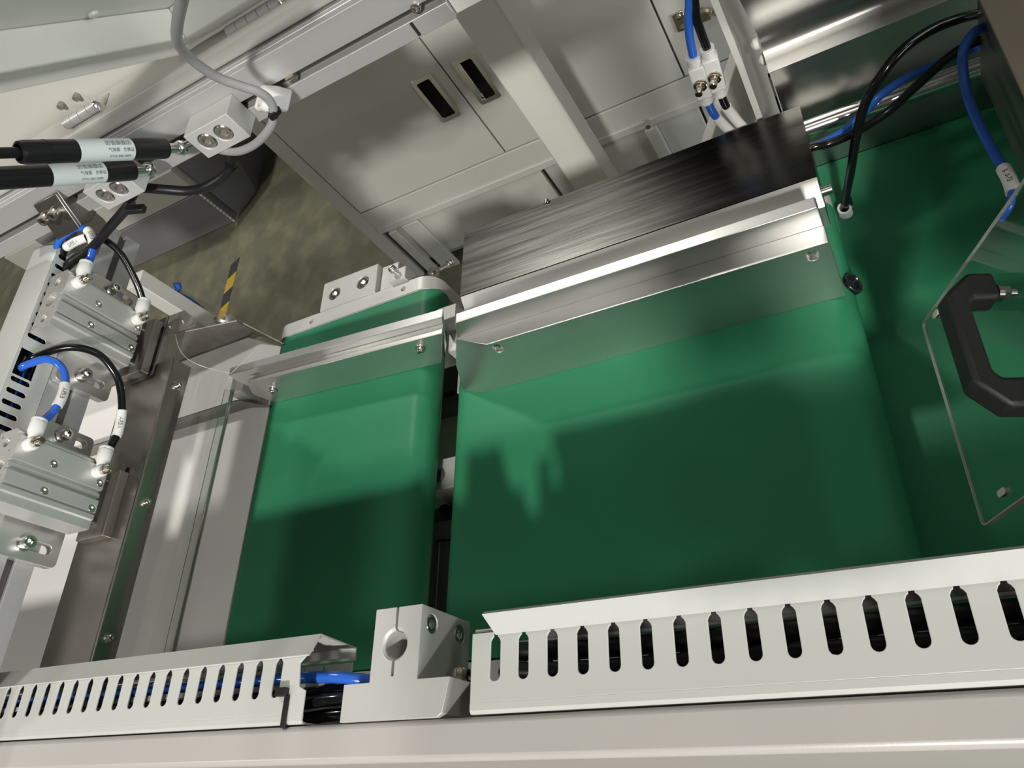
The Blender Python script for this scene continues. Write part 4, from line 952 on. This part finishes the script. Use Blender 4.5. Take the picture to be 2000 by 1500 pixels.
MB().tube([(-0.5930, 0.5270, 0.3300), (-0.6020, 0.5250, 0.3230), (-0.6150, 0.5270, 0.3180), (-0.6310, 0.5370, 0.3080), (-0.6640, 0.5480, 0.2960), (-0.7050, 0.5540, 0.2840), (-0.7500, 0.5560, 0.2720), (-0.8000, 0.5500, 0.2680), (-0.822, 0.53, 0.2640)], 0.0052, 14).build('hose', 'black_rubber', hs2)
MB().obox((-0.6090, 0.5170, 0.3120), (1, 0, -0.4), (0, 1, 0), (0.4, 0, 1), 0.010, 0.004, 0.003).build('tie', 'black_rubber', hs2, bevel=0.001)

# ------------------------------------------------------------------ tubes at the right
pneu('black_tube', 'black tube arching from the corner down to a white socket beside the long belt', 'black_tube',
     [(-0.0055, 0.5440, -0.0560), (-0.0020, 0.5400, -0.0300), (0.0077, 0.5300, 0.0155), (0.0187, 0.5200, 0.0688), (0.0318, 0.5200, 0.1048), (0.0468, 0.5250, 0.1206), (0.0644, 0.5350, 0.1277), (0.0879, 0.5500, 0.1227), (0.1101, 0.5600, 0.1139), (0.1300, 0.5700, 0.1010)], 0.0040, [])
wk = thing('tube_socket', 'white tube socket standing beside the far corner of the long belt', 'tube socket', (-0.0055, 0.543, -0.06))
MB().ring((-0.0055, 0.5450, -0.0600), (0, -0.25, 1), 0.0047, 0.0066, 0.0150, 22).build('socket', 'white_plastic', wk)
MB().box(0.0000, 0.0030, 0.5320, 0.5350, -0.0340, -0.0240).build('tie_tail', 'black_rubber', wk)
pneu('black_tube', 'lower black tube crossing the chrome rod in front of the steel plate', 'black_tube',
     [(-0.0500, 0.555, 0.0400), (-0.0188, 0.55, 0.0425), (-0.0023, 0.55, 0.0393), (0.0231, 0.55, 0.0428), (0.0482, 0.55, 0.0528), (0.0728, 0.55, 0.0704), (0.0958, 0.55, 0.0868), (0.1117, 0.55, 0.0933), (0.135, 0.55, 0.0943)], 0.0038)
pneu('blue_tube', 'thin blue tube running behind the lower black tube over the chrome rod', 'blue_tube',
     [(-0.0500, 0.562, 0.0380), (-0.0180, 0.560, 0.0330), (0.0050, 0.560, 0.0360), (0.0260, 0.562, 0.0460), (0.0470, 0.564, 0.0610), (0.0700, 0.565, 0.0690), (0.0960, 0.562, 0.0740), (0.1180, 0.56, 0.0790), (0.140, 0.56, 0.0800)], 0.0036)
pneu('blue_tube', 'thick blue tube with printed sleeve hanging behind the acrylic flap', 'blue_tube',
     [(0.1350, 0.5550, 0.0950), (0.1201, 0.5400, 0.1144), (0.1120, 0.5300, 0.1215), (0.1035, 0.5200, 0.1200), (0.1002, 0.5100, 0.1105), (0.0982, 0.4900, 0.0999), (0.0985, 0.4600, 0.0985), (0.0990, 0.4250, 0.1055), (0.0992, 0.4000, 0.1139), (0.0986, 0.3850, 0.1193), (0.0970, 0.3720, 0.1235), (0.0930, 0.3620, 0.1240), (0.0860, 0.3570, 0.1190)], 0.0037, [(0.66, 0.84, 'B-10-PB', 0.0050, False)])

# inline flow controls
def inline(label, x, z0, z1, xo, yf):
    t = thing('flow_control', label, 'air fitting', (x, 0.62, z1), 'inline flow controls')
    d = Vector((xo, 0, z1 - z0)).normalized(); top = Vector((x, 0.62, z0)); L = z0 - z1
    u = Vector((1, 0, 0)); u = (u - d * u.dot(d)).normalized(); w = Vector((0, 1, 0))
    mid = top + d * (L * 0.5)
    MB().obox(mid, u, w, d, 0.0073, 0.0075, L * 0.315).build('body', 'white_plastic', t, bevel=0.0012)
    for s_ in (-1, 1):
        MB().cyl(mid + d * (s_ * L * 0.29), mid + d * (s_ * L * 0.43), 0.0064, 20).build('port', 'white_plastic', t)
        MB().cyl(mid + d * (s_ * L * 0.43), mid + d * (s_ * L * 0.445), 0.0057, 18).build('metal_band', 'chrome', t)
        MB().cyl(mid + d * (s_ * L * 0.445), mid + d * (s_ * L * 0.475), 0.0068, 20).build('collar', 'white_plastic', t)
    a = mid + Vector((0, -0.0075, 0))
    MB().lathe(a, (-0.25, -1, 0.05), [(0.0066, 0), (0.0066, 0.0016), (0.0058, 0.0020), (0.0058, 0.0034), (0.0040, 0.0036), (0.0040, 0.0060), (0.0030, 0.0062), (0.0030, 0.0080), (0.0037, 0.0083), (0.0037, 0.0125), (0.0030, 0.0131)], 18).build('adjusting_screw', 'nickel_brass', t)
    return t
inline('white flow control on the blue tube in front of the cabinet', -0.0946, 0.1372, 0.0780, -0.0040, 0)
inline('white flow control on the black tube in front of the cabinet', -0.0802, 0.1395, 0.0800, -0.0040, 0)
pneu('blue_tube', 'blue tube coming from above into the left flow control', 'blue_tube', [(-0.066, 0.62, 0.2400), (-0.0790, 0.62, 0.1914), (-0.0852, 0.62, 0.1755), (-0.0905, 0.62, 0.1560), (-0.0938, 0.62, 0.1360)], 0.0040)
pneu('black_tube', 'black tube coming from above into the right flow control', 'black_tube', [(-0.066, 0.622, 0.2350), (-0.0752, 0.62, 0.1892), (-0.0790, 0.62, 0.1721), (-0.0800, 0.62, 0.1533), (-0.0802, 0.62, 0.1375)], 0.0040)
pneu('blue_tube', 'blue tube with white sleeve leaving the left flow control downward', 'blue_tube', [(-0.0977, 0.62, 0.0800), (-0.0974, 0.62, 0.0642), (-0.0940, 0.62, 0.0484), (-0.0890, 0.618, 0.0340), (-0.083, 0.614, 0.020), (-0.078, 0.612, 0.005)], 0.0040, [(0.30, 0.75, '', 0, False)])
pneu('black_tube', 'black tube with white sleeve leaving the right flow control downward', 'black_tube', [(-0.0840, 0.62, 0.0820), (-0.0838, 0.62, 0.0669), (-0.0818, 0.62, 0.0547), (-0.0780, 0.618, 0.0400), (-0.073, 0.615, 0.026), (-0.068, 0.612, 0.010)], 0.0040, [(0.27, 0.75, '', 0, False)])
# two panels added out of view to shade the right end of the belts
struct(MB().box(-0.005, 0.095, -0.440, -0.420, 0.705, 1.25).build('shade_panel_1', 'white_paint', None, bevel=0.002))
struct(MB().box(0.185, 0.700, -0.440, -0.420, 0.705, 1.25).build('shade_panel_2', 'white_paint', None, bevel=0.002))
